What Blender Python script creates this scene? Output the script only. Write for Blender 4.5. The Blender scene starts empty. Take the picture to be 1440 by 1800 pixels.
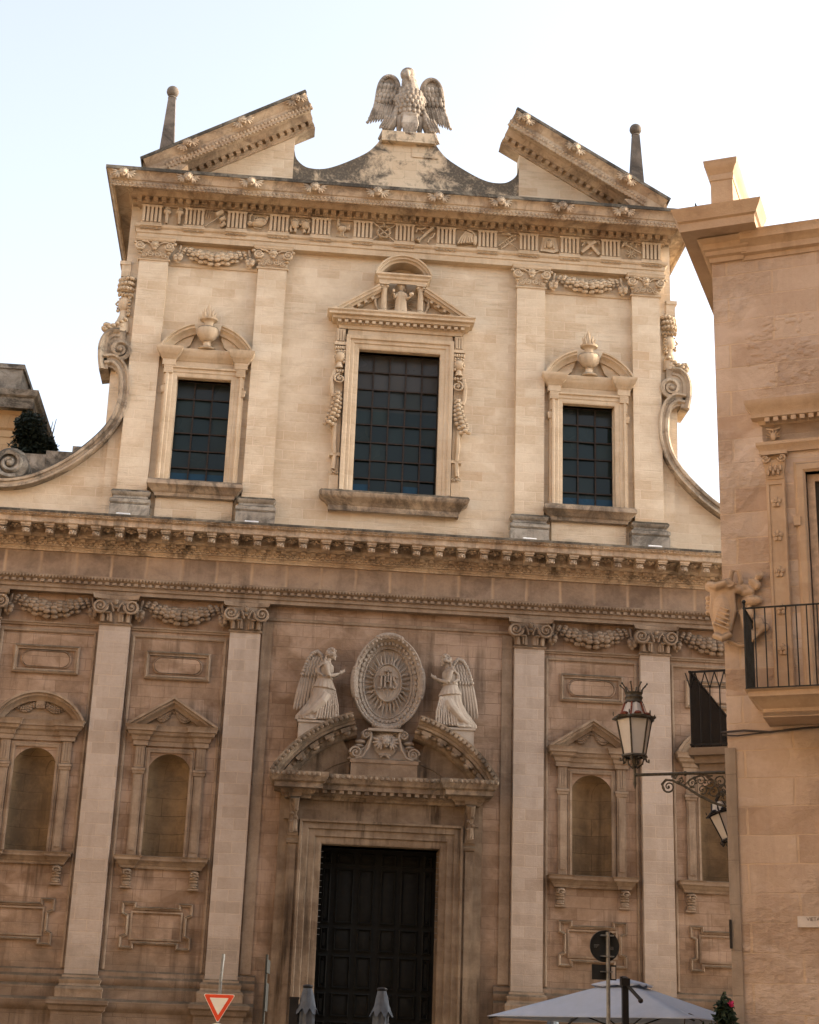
import bpy, bmesh, math, random
from mathutils import Vector, Matrix
from math import sin, cos, pi, radians, sqrt, atan2
random.seed(7)
scene = bpy.context.scene
C = bpy.data.collections.new('place'); scene.collection.children.link(C)

# ------------------------------------------------------------------ camera
F_PX, YAW, PITCH, ROLL, CAMX = 2782.717, 0.07994265, 0.33738375, 0.03570605, -2.49667723
_fw = Vector((sin(YAW)*cos(PITCH), cos(YAW)*cos(PITCH), sin(PITCH)))
_rt0 = Vector((cos(YAW), -sin(YAW), 0)); _up0 = _rt0.cross(_fw)
_rt = _rt0*cos(ROLL) + _up0*sin(ROLL); _up = -_rt0*sin(ROLL) + _up0*cos(ROLL)
cd = bpy.data.cameras.new('camera'); cam = bpy.data.objects.new('camera', cd); C.objects.link(cam)
cd.sensor_fit = 'VERTICAL'; cd.sensor_height = 36; cd.lens = 36*F_PX/1800; cd.clip_end = 2000
cam.matrix_world = Matrix(((_rt.x, _up.x, -_fw.x, CAMX), (_rt.y, _up.y, -_fw.y, -36), (_rt.z, _up.z, -_fw.z, 1.6), (0, 0, 0, 1)))
scene.camera = cam

# ------------------------------------------------------------------ world, sun, exposure
SUN_EL, SUN_AZ = radians(26), radians(87)      # azimuth from +y (behind the church) towards +x
w = bpy.data.worlds.new('World'); scene.world = w; w.use_nodes = True
nt = w.node_tree; nt.nodes.clear()
sky = nt.nodes.new('ShaderNodeTexSky'); sky.sky_type = 'NISHITA'; sky.sun_disc = False
sky.sun_elevation = SUN_EL; sky.sun_rotation = SUN_AZ; sky.air_density = 1.0; sky.dust_density = 3.5; sky.ozone_density = 1.0
bg = nt.nodes.new('ShaderNodeBackground'); bg.inputs['Strength'].default_value = 0.15
wo = nt.nodes.new('ShaderNodeOutputWorld')
hs_ = nt.nodes.new('ShaderNodeHueSaturation'); hs_.inputs['Saturation'].default_value = 0.46      # thin milky haze takes most of the blue out
nt.links.new(sky.outputs[0], hs_.inputs['Color']); nt.links.new(hs_.outputs[0], bg.inputs[0]); nt.links.new(bg.outputs[0], wo.inputs[0])
sl = bpy.data.lights.new('sun', 'SUN'); sl.energy = 2.0; sl.angle = radians(0.5); sl.color = (1, .82, .60)
sun = bpy.data.objects.new('sun', sl); C.objects.link(sun)
sd = Vector((sin(SUN_AZ)*cos(SUN_EL), cos(SUN_AZ)*cos(SUN_EL), sin(SUN_EL)))
sun.rotation_euler = sd.to_track_quat('Z', 'Y').to_euler(); sun.location = (30, 30, 40)
scene.view_settings.view_transform = 'Standard'; scene.view_settings.look = 'None'
scene.view_settings.exposure = 1.68; scene.view_settings.gamma = 1.0

# ------------------------------------------------------------------ mesh helpers
class MB:
    def __init__(s): s.v = []; s.f = []
    def add(s, v, f):
        n = len(s.v); s.v += [tuple(p) for p in v]; s.f += [tuple(i+n for i in q) for q in f]; return s
    def box(s, x0, x1, y0, y1, z0, z1):
        return s.add([(x0,y0,z0),(x1,y0,z0),(x1,y1,z0),(x0,y1,z0),(x0,y0,z1),(x1,y0,z1),(x1,y1,z1),(x0,y1,z1)],
              [(0,3,2,1),(4,5,6,7),(0,1,5,4),(1,2,6,5),(2,3,7,6),(3,0,4,7)])
    def taper(s, x0, x1, y0, y1, z0, z1, dx, dy):      # box whose top grows by dx, dy (front only)
        return s.add([(x0,y0,z0),(x1,y0,z0),(x1,y1,z0),(x0,y1,z0),(x0-dx,y0-dy,z1),(x1+dx,y0-dy,z1),(x1+dx,y1,z1),(x0-dx,y1,z1)],
              [(0,3,2,1),(4,5,6,7),(0,1,5,4),(1,2,6,5),(2,3,7,6),(3,0,4,7)])
    def prism(s, pts, y0, y1):
        n = len(pts)
        v = [(x,y0,z) for x,z in pts] + [(x,y1,z) for x,z in pts]
        return s.add(v, [tuple(range(n)), tuple(range(2*n-1, n-1, -1))] + [(i,(i+1)%n,n+(i+1)%n,n+i) for i in range(n)])
    def blob(s, c, r, rot=None, n=8, m=6):
        v = [(0,0,1)]; f = []
        for i in range(1, m):
            t = pi*i/m
            for j in range(n): a = 2*pi*j/n; v.append((sin(t)*cos(a), sin(t)*sin(a), cos(t)))
        v.append((0,0,-1)); L = len(v)-1
        for j in range(n):
            f.append((0, 1+j, 1+(j+1)%n)); f.append((L, L-n+(j+1)%n, L-n+j))
            for i in range(m-2): a = 1+i*n; f.append((a+j, a+n+j, a+n+(j+1)%n, a+(j+1)%n))
        if not hasattr(r, '__len__'): r = (r,r,r)
        q = [Vector((x*r[0], y*r[1], z*r[2])) for x,y,z in v]
        if rot is not None: q = [rot @ p for p in q]
        return s.add([(p.x+c[0], p.y+c[1], p.z+c[2]) for p in q], f)
    def tube(s, pts, rad, n=6, flat=1.0):
        pts = [Vector(p) for p in pts]; m = len(pts)
        if not hasattr(rad, '__len__'): rad = [rad]*m
        v = []; prev = None
        for i, p in enumerate(pts):
            t = (pts[min(i+1,m-1)] - pts[max(i-1,0)]).normalized()
            if prev is None:
                up = Vector((0,1,0)) if abs(t.y) < .9 else Vector((1,0,0)); a = t.cross(up).normalized()
            else:
                a = (prev - t*prev.dot(t))
                a = a.normalized() if a.length > 1e-6 else t.orthogonal().normalized()
            prev = a; b = t.cross(a)
            for j in range(n): q = 2*pi*j/n; v.append(p + (a*cos(q) + b*sin(q)*flat)*rad[i])
        f = [(i*n+j, i*n+(j+1)%n, (i+1)*n+(j+1)%n, (i+1)*n+j) for i in range(m-1) for j in range(n)]
        f += [tuple(range(n)), tuple(range((m-1)*n, m*n))]
        return s.add(v, f)
    def lathe(s, cx, cy, prof, n=12, sy=1.0, flute=0, amp=0):
        v = []; m = len(prof)
        for r, z in prof:
            for j in range(n):
                a = 2*pi*j/n; q = r*(1+amp*cos(flute*a)) if flute else r
                v.append((cx+q*cos(a), cy+q*sin(a)*sy, z))
        f = [(i*n+j, i*n+(j+1)%n, (i+1)*n+(j+1)%n, (i+1)*n+j) for i in range(m-1) for j in range(n)]
        f += [tuple(range(n)), tuple(range((m-1)*n, m*n))]
        return s.add(v, f)
    def sweep(s, path, prof, plane='XY', closed=False):
        """XY: prof (-out, z) when the path runs so that outside is on its left; XZ: prof (out, y)"""
        P = [Vector(p) for p in path]; m = len(P); v = []
        for i, p in enumerate(P):
            if closed: d0 = (p-P[i-1]).normalized(); d1 = (P[(i+1)%m]-p).normalized()
            else:
                d0 = (p-P[i-1]).normalized() if i else None
                d1 = (P[i+1]-p).normalized() if i < m-1 else None
                d0 = d0 or d1; d1 = d1 or d0
            n0 = Vector((-d0.y, d0.x)); n1 = Vector((-d1.y, d1.x)); b = n0+n1
            b = b/max(.25, b.dot(n0)) if b.length > 1e-6 else n0
            for o, h in prof:
                q = p + b*(-o if plane == 'XY' else o)
                v.append((q.x, q.y, h) if plane == 'XY' else (q.x, h, q.y))
        k = len(prof); f = []
        for i in range(m if closed else m-1):
            for j in range(k): f.append((i*k+j, i*k+(j+1)%k, ((i+1)%m)*k+(j+1)%k, ((i+1)%m)*k+j))
        if not closed: f += [tuple(range(k)), tuple(range((m-1)*k, m*k))]
        return s.add(v, f)
    def spiral(s, cx, cz, r, turns=2.2, sgn=1, y=0, a0=0, t=.03, depth=None, n=26):
        pts = []; rad = []
        for i in range(n):
            u = i/(n-1); a = a0 + sgn*2*pi*turns*u; q = r*(1-u)**.85 + .01
            pts.append((cx+q*cos(a), y - .25*t*u, cz+q*sin(a))); rad.append(t*(1-.5*u))
        s.tube(pts, rad, 5, 1.0); s.blob((cx, y, cz), (t*1.1, t, t*1.1)); return s
    def move(s, dx=0, dy=0, dz=0):
        s.v = [(x+dx,y+dy,z+dz) for x,y,z in s.v]; return s
    def mirror(s):
        s.v = [(-x,y,z) for x,y,z in s.v]; return s
    def merge(s, o, M=None):
        v = o.v if M is None else [tuple(M @ Vector(p)) for p in o.v]
        return s.add(v, o.f)
    def mesh(s, name, mat, smooth=35):
        me = bpy.data.meshes.new(name); me.from_pydata(s.v, [], s.f)
        bm = bmesh.new(); bm.from_mesh(me); bmesh.ops.recalc_face_normals(bm, faces=bm.faces); bm.to_mesh(me); bm.free()
        if mat: me.materials.append(mat)
        if smooth:
            me.polygons.foreach_set('use_smooth', [True]*len(me.polygons)); me.set_sharp_from_angle(angle=radians(smooth))
        me.update(); return me

def thing(name, label, cat, loc=(0,0,0), rz=0, group=None, kind=None):
    o = bpy.data.objects.new(name, None); C.objects.link(o); o.location = loc; o.rotation_euler = (0,0,rz)
    o.empty_display_size = .2
    o['label'] = label; o['category'] = cat
    if group: o['group'] = group
    return o
def obj(name, mb, mat, parent=None, loc=(0,0,0), rot=(0,0,0), scale=(1,1,1), label=None, smooth=35):
    me = mb.mesh(name, mat, smooth) if isinstance(mb, MB) else mb
    o = bpy.data.objects.new(name, me); C.objects.link(o)
    o.parent = parent; o.location = loc; o.rotation_euler = rot; o.scale = scale
    if label: o['label'] = label
    return o
def remesh(o, vox, sm=0):
    m = o.modifiers.new('carve', 'REMESH'); m.mode = 'VOXEL'; m.voxel_size = vox; m.use_smooth_shade = True
    if sm: q = o.modifiers.new('soften', 'SMOOTH'); q.factor = .5; q.iterations = sm
    return o
def smooth(pts, n=5):         # Catmull-Rom through the points
    P = [Vector(p) for p in pts]; P = [P[0]*2-P[1]] + P + [P[-1]*2-P[-2]]; out = []
    for i in range(1, len(P)-2):
        for k in range(n):
            t = k/n; out.append(tuple(.5*((2*P[i])+(P[i+1]-P[i-1])*t+(2*P[i-1]-5*P[i]+4*P[i+1]-P[i+2])*t*t+(3*P[i]-P[i-1]-3*P[i+1]+P[i+2])*t**3)))
    return out + [tuple(P[-2])]
def frange(a, b, step):
    n = max(1, round((b-a)/step)); return [a + (b-a)*i/n for i in range(n+1)]

# ------------------------------------------------------------------ materials
def new_mat(name):
    m = bpy.data.materials.new(name); m.use_nodes = True; t = m.node_tree; t.nodes.clear()
    o = t.nodes.new('ShaderNodeOutputMaterial'); p = t.nodes.new('ShaderNodeBsdfPrincipled'); t.links.new(p.outputs[0], o.inputs[0])
    return m, t, p
class NT:
    """tiny helper for node chains"""
    def __init__(s, t): s.t = t
    def n(s, typ, **kw):
        x = s.t.nodes.new(typ)
        for k, v in kw.items(): setattr(x, k, v)
        return x
    def l(s, a, b): s.t.links.new(a, b)
    def math(s, op, a, b=None, clamp=False):
        x = s.n('ShaderNodeMath', operation=op, use_clamp=clamp)
        for i, q in enumerate((a, b)):
            if q is None: continue
            if isinstance(q, (int, float)): x.inputs[i].default_value = q
            else: s.l(q, x.inputs[i])
        return x.outputs[0]
    def ramp(s, fac, lo, hi, a=0., b=1.):
        x = s.n('ShaderNodeMapRange'); x.clamp = True
        s.l(fac, x.inputs[0]); x.inputs[1].default_value = lo; x.inputs[2].default_value = hi; x.inputs[3].default_value = a; x.inputs[4].default_value = b
        return x.outputs[0]
    def noise(s, vec, scale, detail=4, rough=.55, stretch=None, dist=0):
        if stretch:
            m = s.n('ShaderNodeMapping'); s.l(vec, m.inputs[0]); m.inputs['Scale'].default_value = stretch; vec = m.outputs[0]
        x = s.n('ShaderNodeTexNoise'); s.l(vec, x.inputs['Vector']); x.inputs['Scale'].default_value = scale
        x.inputs['Detail'].default_value = detail; x.inputs['Roughness'].default_value = rough; x.inputs['Distortion'].default_value = dist
        return x.outputs[0]
    def mix(s, fac, a, b, mode='MIX'):
        x = s.n('ShaderNodeMix', data_type='RGBA', blend_type=mode)
        for sock, q in ((x.inputs[0], fac), (x.inputs[6], a), (x.inputs[7], b)):
            if isinstance(q, (int, float)): sock.default_value = q
            elif isinstance(q, tuple): sock.default_value = q + (1,)
            else: s.l(q, sock)
        return x.outputs[2]

LM0 = (1.20, 1.30, 1.38)
def stone(name, light, dark, bw=.62, bh=.27, joint=.35, blockvar=.6, streak=.0, moss=.6, patch=.5, eros=.3, jointcol=None, crust=0., crustcol=(.045,.04,.034), rough_patch=0., pale=0., bump=.5, accent=0., sidecrust=False, basemoss=None, mortar=.008):
    light = (light[0]*LM0[0], light[1]*LM0[1], light[2]*LM0[2]); dark = (dark[0]*LM0[0], dark[1]*LM0[1], dark[2]*LM0[2])
    m, t, p = new_mat(name); N = NT(t)
    g = N.n('ShaderNodeNewGeometry'); pos = g.outputs['Position']
    sep = N.n('ShaderNodeSeparateXYZ'); N.l(pos, sep.inputs[0])
    cx = N.n('ShaderNodeCombineXYZ'); N.l(N.math('ADD', sep.outputs[0], N.math('MULTIPLY', sep.outputs[1], .83)), cx.inputs[0]); N.l(sep.outputs[2], cx.inputs[1])
    vec2 = cx.outputs[0]
    wob = N.n('ShaderNodeVectorMath', operation='ADD')
    nz = N.n('ShaderNodeTexNoise'); N.l(pos, nz.inputs['Vector']); nz.inputs['Scale'].default_value = 2.5
    sc = N.n('ShaderNodeVectorMath', operation='SCALE'); N.l(nz.outputs[1], sc.inputs[0]); sc.inputs['Scale'].default_value = .03
    N.l(vec2, wob.inputs[0]); N.l(sc.outputs[0], wob.inputs[1])
    br = N.n('ShaderNodeTexBrick'); N.l(wob.outputs[0], br.inputs['Vector'])
    br.inputs['Scale'].default_value = 1; br.inputs['Brick Width'].default_value = bw; br.inputs['Row Height'].default_value = bh
    br.inputs['Mortar Size'].default_value = mortar; br.inputs['Mortar Smooth'].default_value = .3 if mortar < .03 else 1.; br.inputs['Bias'].default_value = 0
    br.inputs['Color1'].default_value = (0,0,0,1); br.inputs['Color2'].default_value = (1,1,1,1); br.inputs['Mortar'].default_value = (.5,.5,.5,1)
    bv = N.n('ShaderNodeSeparateColor'); N.l(br.outputs[0], bv.inputs[0])
    big = N.noise(pos, .45, 5, .6); med = N.noise(pos, 2.2, 5, .65, dist=.4); fine = N.noise(pos, 16, 4, .6)
    # base variation: per block tone, cloudy patches
    f = N.math('ADD', N.math('MULTIPLY', N.ramp(big, .3, .7), patch), N.math('MULTIPLY', bv.outputs[0], blockvar*.55))
    f = N.math('ADD', f, N.math('MULTIPLY', N.ramp(med, .35, .65), patch*.7))
    f = N.math('ADD', f, N.math('MULTIPLY', N.math('SUBTRACT', fine, .5), .5))
    f = N.math('DIVIDE', f, 1+patch*.4, clamp=True)
    col = N.mix(f, light, dark)
    if accent:
        br2 = N.n('ShaderNodeTexBrick'); N.l(wob.outputs[0], br2.inputs['Vector'])
        for k_, v_ in (('Scale',1),('Brick Width',bw),('Row Height',bh),('Mortar Size',.0),('Bias',-.55)): br2.inputs[k_].default_value = v_
        br2.inputs['Color1'].default_value = (0,0,0,1); br2.inputs['Color2'].default_value = (1,1,1,1)
        s2 = N.n('ShaderNodeSeparateColor'); N.l(br2.outputs[0], s2.inputs[0])
        ac = N.math('MULTIPLY', N.math('MULTIPLY', N.ramp(s2.outputs[0], .3, .7), N.ramp(N.noise(pos, .38, 3), .4, .6)), accent)
        col = N.mix(ac, col, (dark[0]*.98, dark[1]*.80, dark[2]*.66))
    if eros:
        er = N.ramp(N.noise(pos, 3.2, 5, .7, stretch=(.35, .35, 4.5), dist=.6), .5, .68)
        er = N.math('MULTIPLY', er, N.ramp(N.noise(pos, .6, 2), .42, .6))
        col = N.mix(N.math('MULTIPLY', er, eros), col, tuple(min(1, c*.62) for c in dark))
    if pale:
        pl = N.math('MULTIPLY', N.ramp(N.noise(pos, .9, 4, .6, stretch=(.8, 1, 1.3), dist=.5), .48, .6), pale)
        col = N.mix(pl, col, (min(1,light[0]*1.25), min(1,light[1]*1.3), min(1,light[2]*1.38)))
    if streak:
        st = N.ramp(N.noise(pos, 2.0, 5, .65, stretch=(1.8, 1.8, .16)), .5, .64)
        st2 = N.ramp(N.noise(pos, .8, 2), .38, .6)
        col = N.mix(N.math('MULTIPLY', N.math('MULTIPLY', st, st2), streak), col, tuple(c*.35 for c in dark))
    jm = N.math('MULTIPLY', N.math('MULTIPLY', br.outputs[1], joint), N.ramp(N.noise(pos, 1.1, 3), .35, .6, .25, 1.))
    jc = jointcol or tuple(c*.45 for c in dark)
    if joint: col = N.mix(jm, col, jc)
    if crust:
        cn_ = N.noise(pos, 2.6 if sidecrust else 1.3, 9, .74, dist=.4 if sidecrust else .8)
        if sidecrust: cn_ = N.math('SUBTRACT', cn_, N.ramp(N.math('ABSOLUTE', sep.outputs[0]), .25, 1.6, .12, -.08))
        cr = N.math('MULTIPLY', N.ramp(cn_, .5-.12*crust, .62-.08*crust), N.ramp(fine, .3, .5, .75, 1.))
        col = N.mix(N.math('MULTIPLY', cr, min(1., .55+.4*crust)), col, crustcol)
    if basemoss:
        z0_, z1_, am_ = basemoss
        bm_ = N.math('ADD', N.ramp(sep.outputs[2], z0_, z1_, 1., 0.), N.math('MULTIPLY', N.math('SUBTRACT', N.noise(pos, 1.7, 6, .7, stretch=(.7,.7,1.3)), .5), 1.6))
        col = N.mix(N.math('MULTIPLY', N.ramp(bm_, .35, .8), am_), col, (.075,.065,.05))
    if moss:
        sn = N.n('ShaderNodeSeparateXYZ'); N.l(g.outputs['Normal'], sn.inputs[0])
        up = N.ramp(sn.outputs[2], .25, .6)
        mo = N.math('MULTIPLY', up, N.ramp(N.noise(pos, 3.5, 5, .7), .3, .55, .35, 1.))
        col = N.mix(N.math('MULTIPLY', mo, moss, clamp=True), col, (.06,.05,.035))
    N.l(col, p.inputs['Base Color']); p.inputs['Roughness'].default_value = .92
    try: p.inputs['Specular IOR Level'].default_value = .15
    except: pass
    h = N.math('ADD', N.math('MULTIPLY', fine, .35), N.math('MULTIPLY', N.noise(pos, 45, 3, .7), .25))
    h = N.math('ADD', h, N.math('MULTIPLY', med, .5))
    h = N.math('SUBTRACT', h, N.math('MULTIPLY', br.outputs[1], .5 if joint else 0))
    if eros: h = N.math('SUBTRACT', h, N.math('MULTIPLY', er, min(.8, eros*1.3)))
    if rough_patch:
        rp = N.ramp(N.noise(pos, .9, 2), .45, .55)
        vz = N.n('ShaderNodeTexVoronoi'); vz.inputs['Scale'].default_value = 9; N.l(pos, vz.inputs['Vector'])
        h = N.math('ADD', h, N.math('MULTIPLY', N.math('MULTIPLY', rp, N.math('ADD', N.noise(pos, 11, 5, .75, stretch=(.6,.6,1.6)), N.math('MULTIPLY', vz.outputs[0], .6))), rough_patch*3))
    b = N.n('ShaderNodeBump'); b.inputs['Strength'].default_value = bump; b.inputs['Distance'].default_value = .035
    N.l(h, b.inputs['Height']); N.l(b.outputs[0], p.inputs['Normal'])
    return m

def plain(name, col, rough=.6, metal=0, var=.25, scale=6, bump=.2, spec=.3):
    m, t, p = new_mat(name); N = NT(t); g = N.n('ShaderNodeNewGeometry')
    f = N.noise(g.outputs['Position'], scale, 5, .65)
    c = N.mix(N.ramp(f, .3, .7), tuple(x*(1-var) for x in col), tuple(min(1,x*(1+var)) for x in col))
    N.l(c, p.inputs['Base Color']); p.inputs['Roughness'].default_value = rough; p.inputs['Metallic'].default_value = metal
    p.inputs['Specular IOR Level'].default_value = spec
    b = N.n('ShaderNodeBump'); b.inputs['Strength'].default_value = bump; b.inputs['Distance'].default_value = .01; N.l(f, b.inputs['Height']); N.l(b.outputs[0], p.inputs['Normal'])
    return m

M = {}
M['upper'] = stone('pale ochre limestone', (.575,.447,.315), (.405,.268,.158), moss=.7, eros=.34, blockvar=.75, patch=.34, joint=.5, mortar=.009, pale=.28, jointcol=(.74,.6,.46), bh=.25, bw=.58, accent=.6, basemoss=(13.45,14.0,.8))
M['upper_trim'] = stone('carved pale limestone', (.56,.42,.285), (.37,.245,.145), joint=0, moss=.85, eros=.15, patch=.5, streak=.25)
M['upper_dark'] = stone('blackened base stone', (.30,.245,.18), (.13,.10,.07), joint=0, moss=1, eros=0, patch=.9, crust=.9)
M['cornice_u'] = stone('upper cornice stone', (.54,.41,.28), (.34,.22,.135), bw=.8, bh=3, joint=.5, moss=1, eros=0, patch=.7, streak=.5, crust=.22, crustcol=(.14,.10,.07))
M['gable'] = stone('lichen blackened gable stone', (.58,.44,.30), (.45,.31,.19), moss=1, patch=.5, crust=.9, joint=.25, eros=0, crustcol=(.07,.062,.052), sidecrust=True)
M['lower'] = stone('shade toned brown weathered limestone', (.305,.20,.133), (.145,.085,.05), moss=.8, eros=.15, blockvar=.9, patch=.6, joint=.6, streak=.6, basemoss=(2.6,5.2,.45), pale=.45, jointcol=(.13,.08,.05), accent=.4)  # albedo kept dark: brown patina plus the lower storey's shade, both in the colour
M['lower_pil'] = stone('cleaned greyish pilaster stone', (.385,.295,.232), (.25,.18,.13), moss=.8, eros=.12, blockvar=.9, patch=.4, joint=.6, streak=.15, basemoss=(3.0,5.0,.3), jointcol=(.5,.38,.27), bh=.26, bw=.55)
M['lower_trim'] = stone('shade toned carved brown limestone', (.31,.222,.152), (.145,.092,.058), joint=0, moss=.8, eros=0, patch=.7, streak=.45)  # carved trim darkened likewise: patina and lower-storey shade mixed into its tone
M['frieze'] = stone('stained frieze slabs', (.36,.245,.165), (.15,.10,.07), bw=.82, bh=3.5, joint=.85, mortar=.06, blockvar=.9, patch=.8, streak=.3, eros=0, pale=.2, jointcol=(.50,.36,.24))
M['cornice_l'] = stone('lower cornice stone', (.56,.43,.31), (.32,.215,.14), bw=.8, bh=3, joint=.3, moss=1.0, eros=0, patch=.7, streak=.8, crust=.12, crustcol=(.085,.068,.05))
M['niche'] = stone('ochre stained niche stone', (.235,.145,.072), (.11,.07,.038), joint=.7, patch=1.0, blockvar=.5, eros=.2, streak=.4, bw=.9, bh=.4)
M['door_stone'] = stone('shade toned grimy portal stone', (.245,.172,.113), (.10,.064,.04), joint=0, moss=.9, patch=.8, streak=.9, eros=0, pale=.2)  # grime, with lower-storey shade also worked into the dark tone
M['portal_dark'] = stone('soot stained portal cornice', (.34,.25,.17), (.13,.085,.055), joint=0, moss=.9, patch=.9, streak=.8, eros=0, crust=.15)
M['statue'] = stone('pale grey carved statue stone', (.365,.295,.232), (.21,.152,.11), joint=0, moss=.25, patch=.7, eros=0, streak=.35, bump=.35)
M['pelican'] = stone('weathered roof statue stone', (.44,.35,.27), (.26,.19,.135), joint=0, moss=.3, patch=.9, eros=0, crust=.6, crustcol=(.11,.09,.07), bump=.4)
M['band'] = stone('streaked scroll stone', (.48,.37,.26), (.29,.20,.13), joint=0, moss=1, eros=0, patch=.8, streak=.5, crust=.25)
M['sill'] = stone('dark streaked sill stone', (.50,.37,.25), (.24,.165,.11), joint=0, moss=1, eros=0, patch=.9, streak=.8, crust=.3)
M['obelisk'] = stone('grey lichened finial stone', (.22,.17,.13), (.11,.08,.06), joint=0, moss=.4, patch=.9, eros=0, crust=.4, bw=.9, bh=.7)
M['palace'] = stone('rough tawny palace limestone', (.52,.385,.285), (.37,.245,.165), bw=.62, bh=.33, joint=.8, mortar=.009, blockvar=1.4, patch=.3, eros=.05, streak=.15, rough_patch=.75, moss=.3, jointcol=(.62,.46,.31), pale=.4, accent=.45, bump=.6)
M['palace_trim'] = stone('smooth tawny carved limestone', (.49,.34,.22), (.34,.215,.13), joint=0, patch=.5, eros=0, moss=.5, streak=.25)
M['palace_dark'] = stone('grey eaves stone', (.27,.20,.14), (.16,.11,.075), joint=0, patch=.6, moss=.3, eros=0)
M['left'] = stone('ochre side building stone', (.52,.35,.20), (.38,.23,.12), bw=.7, bh=.42, joint=.6, patch=.5, eros=0, moss=.6)
M['left_dark'] = stone('grey lichened coping stone', (.42,.35,.28), (.18,.14,.10), joint=0, patch=.8, eros=0, crust=.7, moss=.9)
M['base_u'] = stone('grey stained plinth stone', (.44,.37,.29), (.24,.19,.145), joint=0, moss=1, eros=0, patch=.9, crust=.25, streak=.5)
M['corner'] = stone('grey worn corner stone', (.40,.31,.235), (.25,.185,.135), bw=3, bh=.5, joint=.4, eros=0, patch=.8, moss=0, streak=.3)
M['iron'] = plain('old dark iron', (.035,.036,.034), .55, .6, .4)
M['lamp_iron'] = plain('brownish lamp iron', (.075,.066,.05), .6, .5, .5, 20)
M['bar'] = plain('rusted glazing bars', (.030,.021,.016), .8, 0, .5, 20)
M['rust'] = plain('rusty red paint', (.17,.05,.03), .7, .1, .8, 40)
M['darkwood'] = plain('blackened door wood', (.006,.006,.005), .7, 0, .5, 8, .2, .15)
M['wood'] = plain('worn pale window wood', (.50,.36,.25), .7, 0, .3, 10)
M['void'] = plain('unlit room behind glass', (.012,.013,.013), .9)
M['lamp_glass'] = plain('milky lamp glass', (.48,.46,.43), .45, 0, .1, 3, .05, .3)
M['white_metal'] = plain('white painted metal', (.80,.82,.84), .4, 0, .04)
M['canvas'] = plain('grey white canvas', (.35,.395,.47), .85, 0, .06, 5, .3)
M['canvas_dark'] = plain('folded grey canvas', (.085,.10,.12), .9, 0, .2, 9, .3)
M['pole'] = plain('galvanised pole metal', (.22,.23,.23), .5, .6, .3, 12)
M['black'] = plain('black painted metal', (.015,.015,.016), .5, .2)
M['signblack'] = plain('bare black sign back', (.02,.022,.022), .7, .1)
M['signred'] = plain('red sign enamel', (.80,.085,.03), .35, 0, .08, 4, .05)
M['signwhite'] = plain('cream sign enamel', (.90,.86,.74), .35, 0, .05, 4, .05)
M['marble'] = plain('pale marble', (.62,.56,.50), .6, 0, .1, 8)
M['letter'] = plain('faded incised letters', (.16,.12,.10), .8)
M['leaf'] = plain('dark evergreen leaves', (.018,.032,.013), .75, 0, .6, 25)
M['bushleaf'] = plain('dusty dark leaves', (.010,.017,.009), .8, 0, .5, 25)
M['petal'] = plain('crimson petals', (.45,.02,.09), .7, 0, .3, 25)
M['cable'] = plain('grey cable sheath', (.07,.06,.055), .8)
M['paving'] = stone('worn paving slabs', (.20,.165,.13), (.13,.10,.075), bw=.6, bh=.4, joint=.5, eros=0, moss=0)

def glass_panes():
    m, t, p = new_mat('dark leaded panes'); N = NT(t)
    oi = N.n('ShaderNodeTexCoord'); g = N.n('ShaderNodeNewGeometry')
    f = g.outputs['Random Per Island']
    n = N.noise(g.outputs['Position'], 1.2, 2)
    c = N.mix(f, (.003,.008,.008), (.014,.026,.026))
    sep = N.n('ShaderNodeSeparateXYZ'); N.l(oi.outputs['Object'], sep.inputs[0])
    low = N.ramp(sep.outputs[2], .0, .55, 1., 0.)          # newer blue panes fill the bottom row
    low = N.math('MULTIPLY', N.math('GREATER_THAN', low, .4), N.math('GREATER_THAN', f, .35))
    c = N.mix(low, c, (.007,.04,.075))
    c = N.mix(N.math('MULTIPLY', N.math('GREATER_THAN', sep.outputs[2], 2.84), .9), c, (.055,.048,.042)); c = N.mix(N.math('MULTIPLY', N.math('GREATER_THAN', sep.outputs[2], 2.268), .45), c, (.035,.035,.032))  # upper rows painted paler: a grey reflection and blind put into the pane colour
    N.l(c, p.inputs['Base Color'])
    N.l(N.math('MULTIPLY', N.ramp(n, .3, .7, .6, 1.2), N.ramp(f, 0, 1, .06, .45)), p.inputs['Roughness']); p.inputs['Specular IOR Level'].default_value = .22
    return m
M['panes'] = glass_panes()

# ------------------------------------------------------------------ ground and paving
g = MB().box(-300, 300, -300, 300, -.5, 0); o = obj('ground', g, M['paving']); o['kind'] = 'structure'
# unseen blocks added round the camera to shut off low sky from lower storey
g = MB(); g.box(-45, 40, -60, -46, 0, 27); g.box(-45, -22, -46, -4, 0, 17); g.box(26, 40, -46, -20, 0, 15)
o = obj('sky_blockers', g, M['left'], smooth=0); o['kind'] = 'structure'

# =================================================================== THE CHURCH
CH = thing('church', 'pale limestone baroque church front with two storeys, broken pediment and dark portal', 'church')

def wall_with_holes(mb, x0, x1, y0, y1, z0, z1, holes):
    """holes: (hx0,hx1,hz0,hz1), not overlapping in x"""
    x = x0
    for hx0, hx1, hz0, hz1 in sorted(holes):
        mb.box(x, hx0, y0, y1, z0, z1)
        if hz0 > z0: mb.box(hx0, hx1, y0, y1, z0, hz0)
        if hz1 < z1: mb.box(hx0, hx1, y0, y1, hz1, z1)
        x = hx1
    mb.box(x, x1, y0, y1, z0, z1)

NX = [-7.86, -4.85, 4.85, 7.86]; NZ0, NSP, NR = 5.83, 7.64, .5
WY = .16                      # wall plane; pilaster faces are at 0
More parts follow.
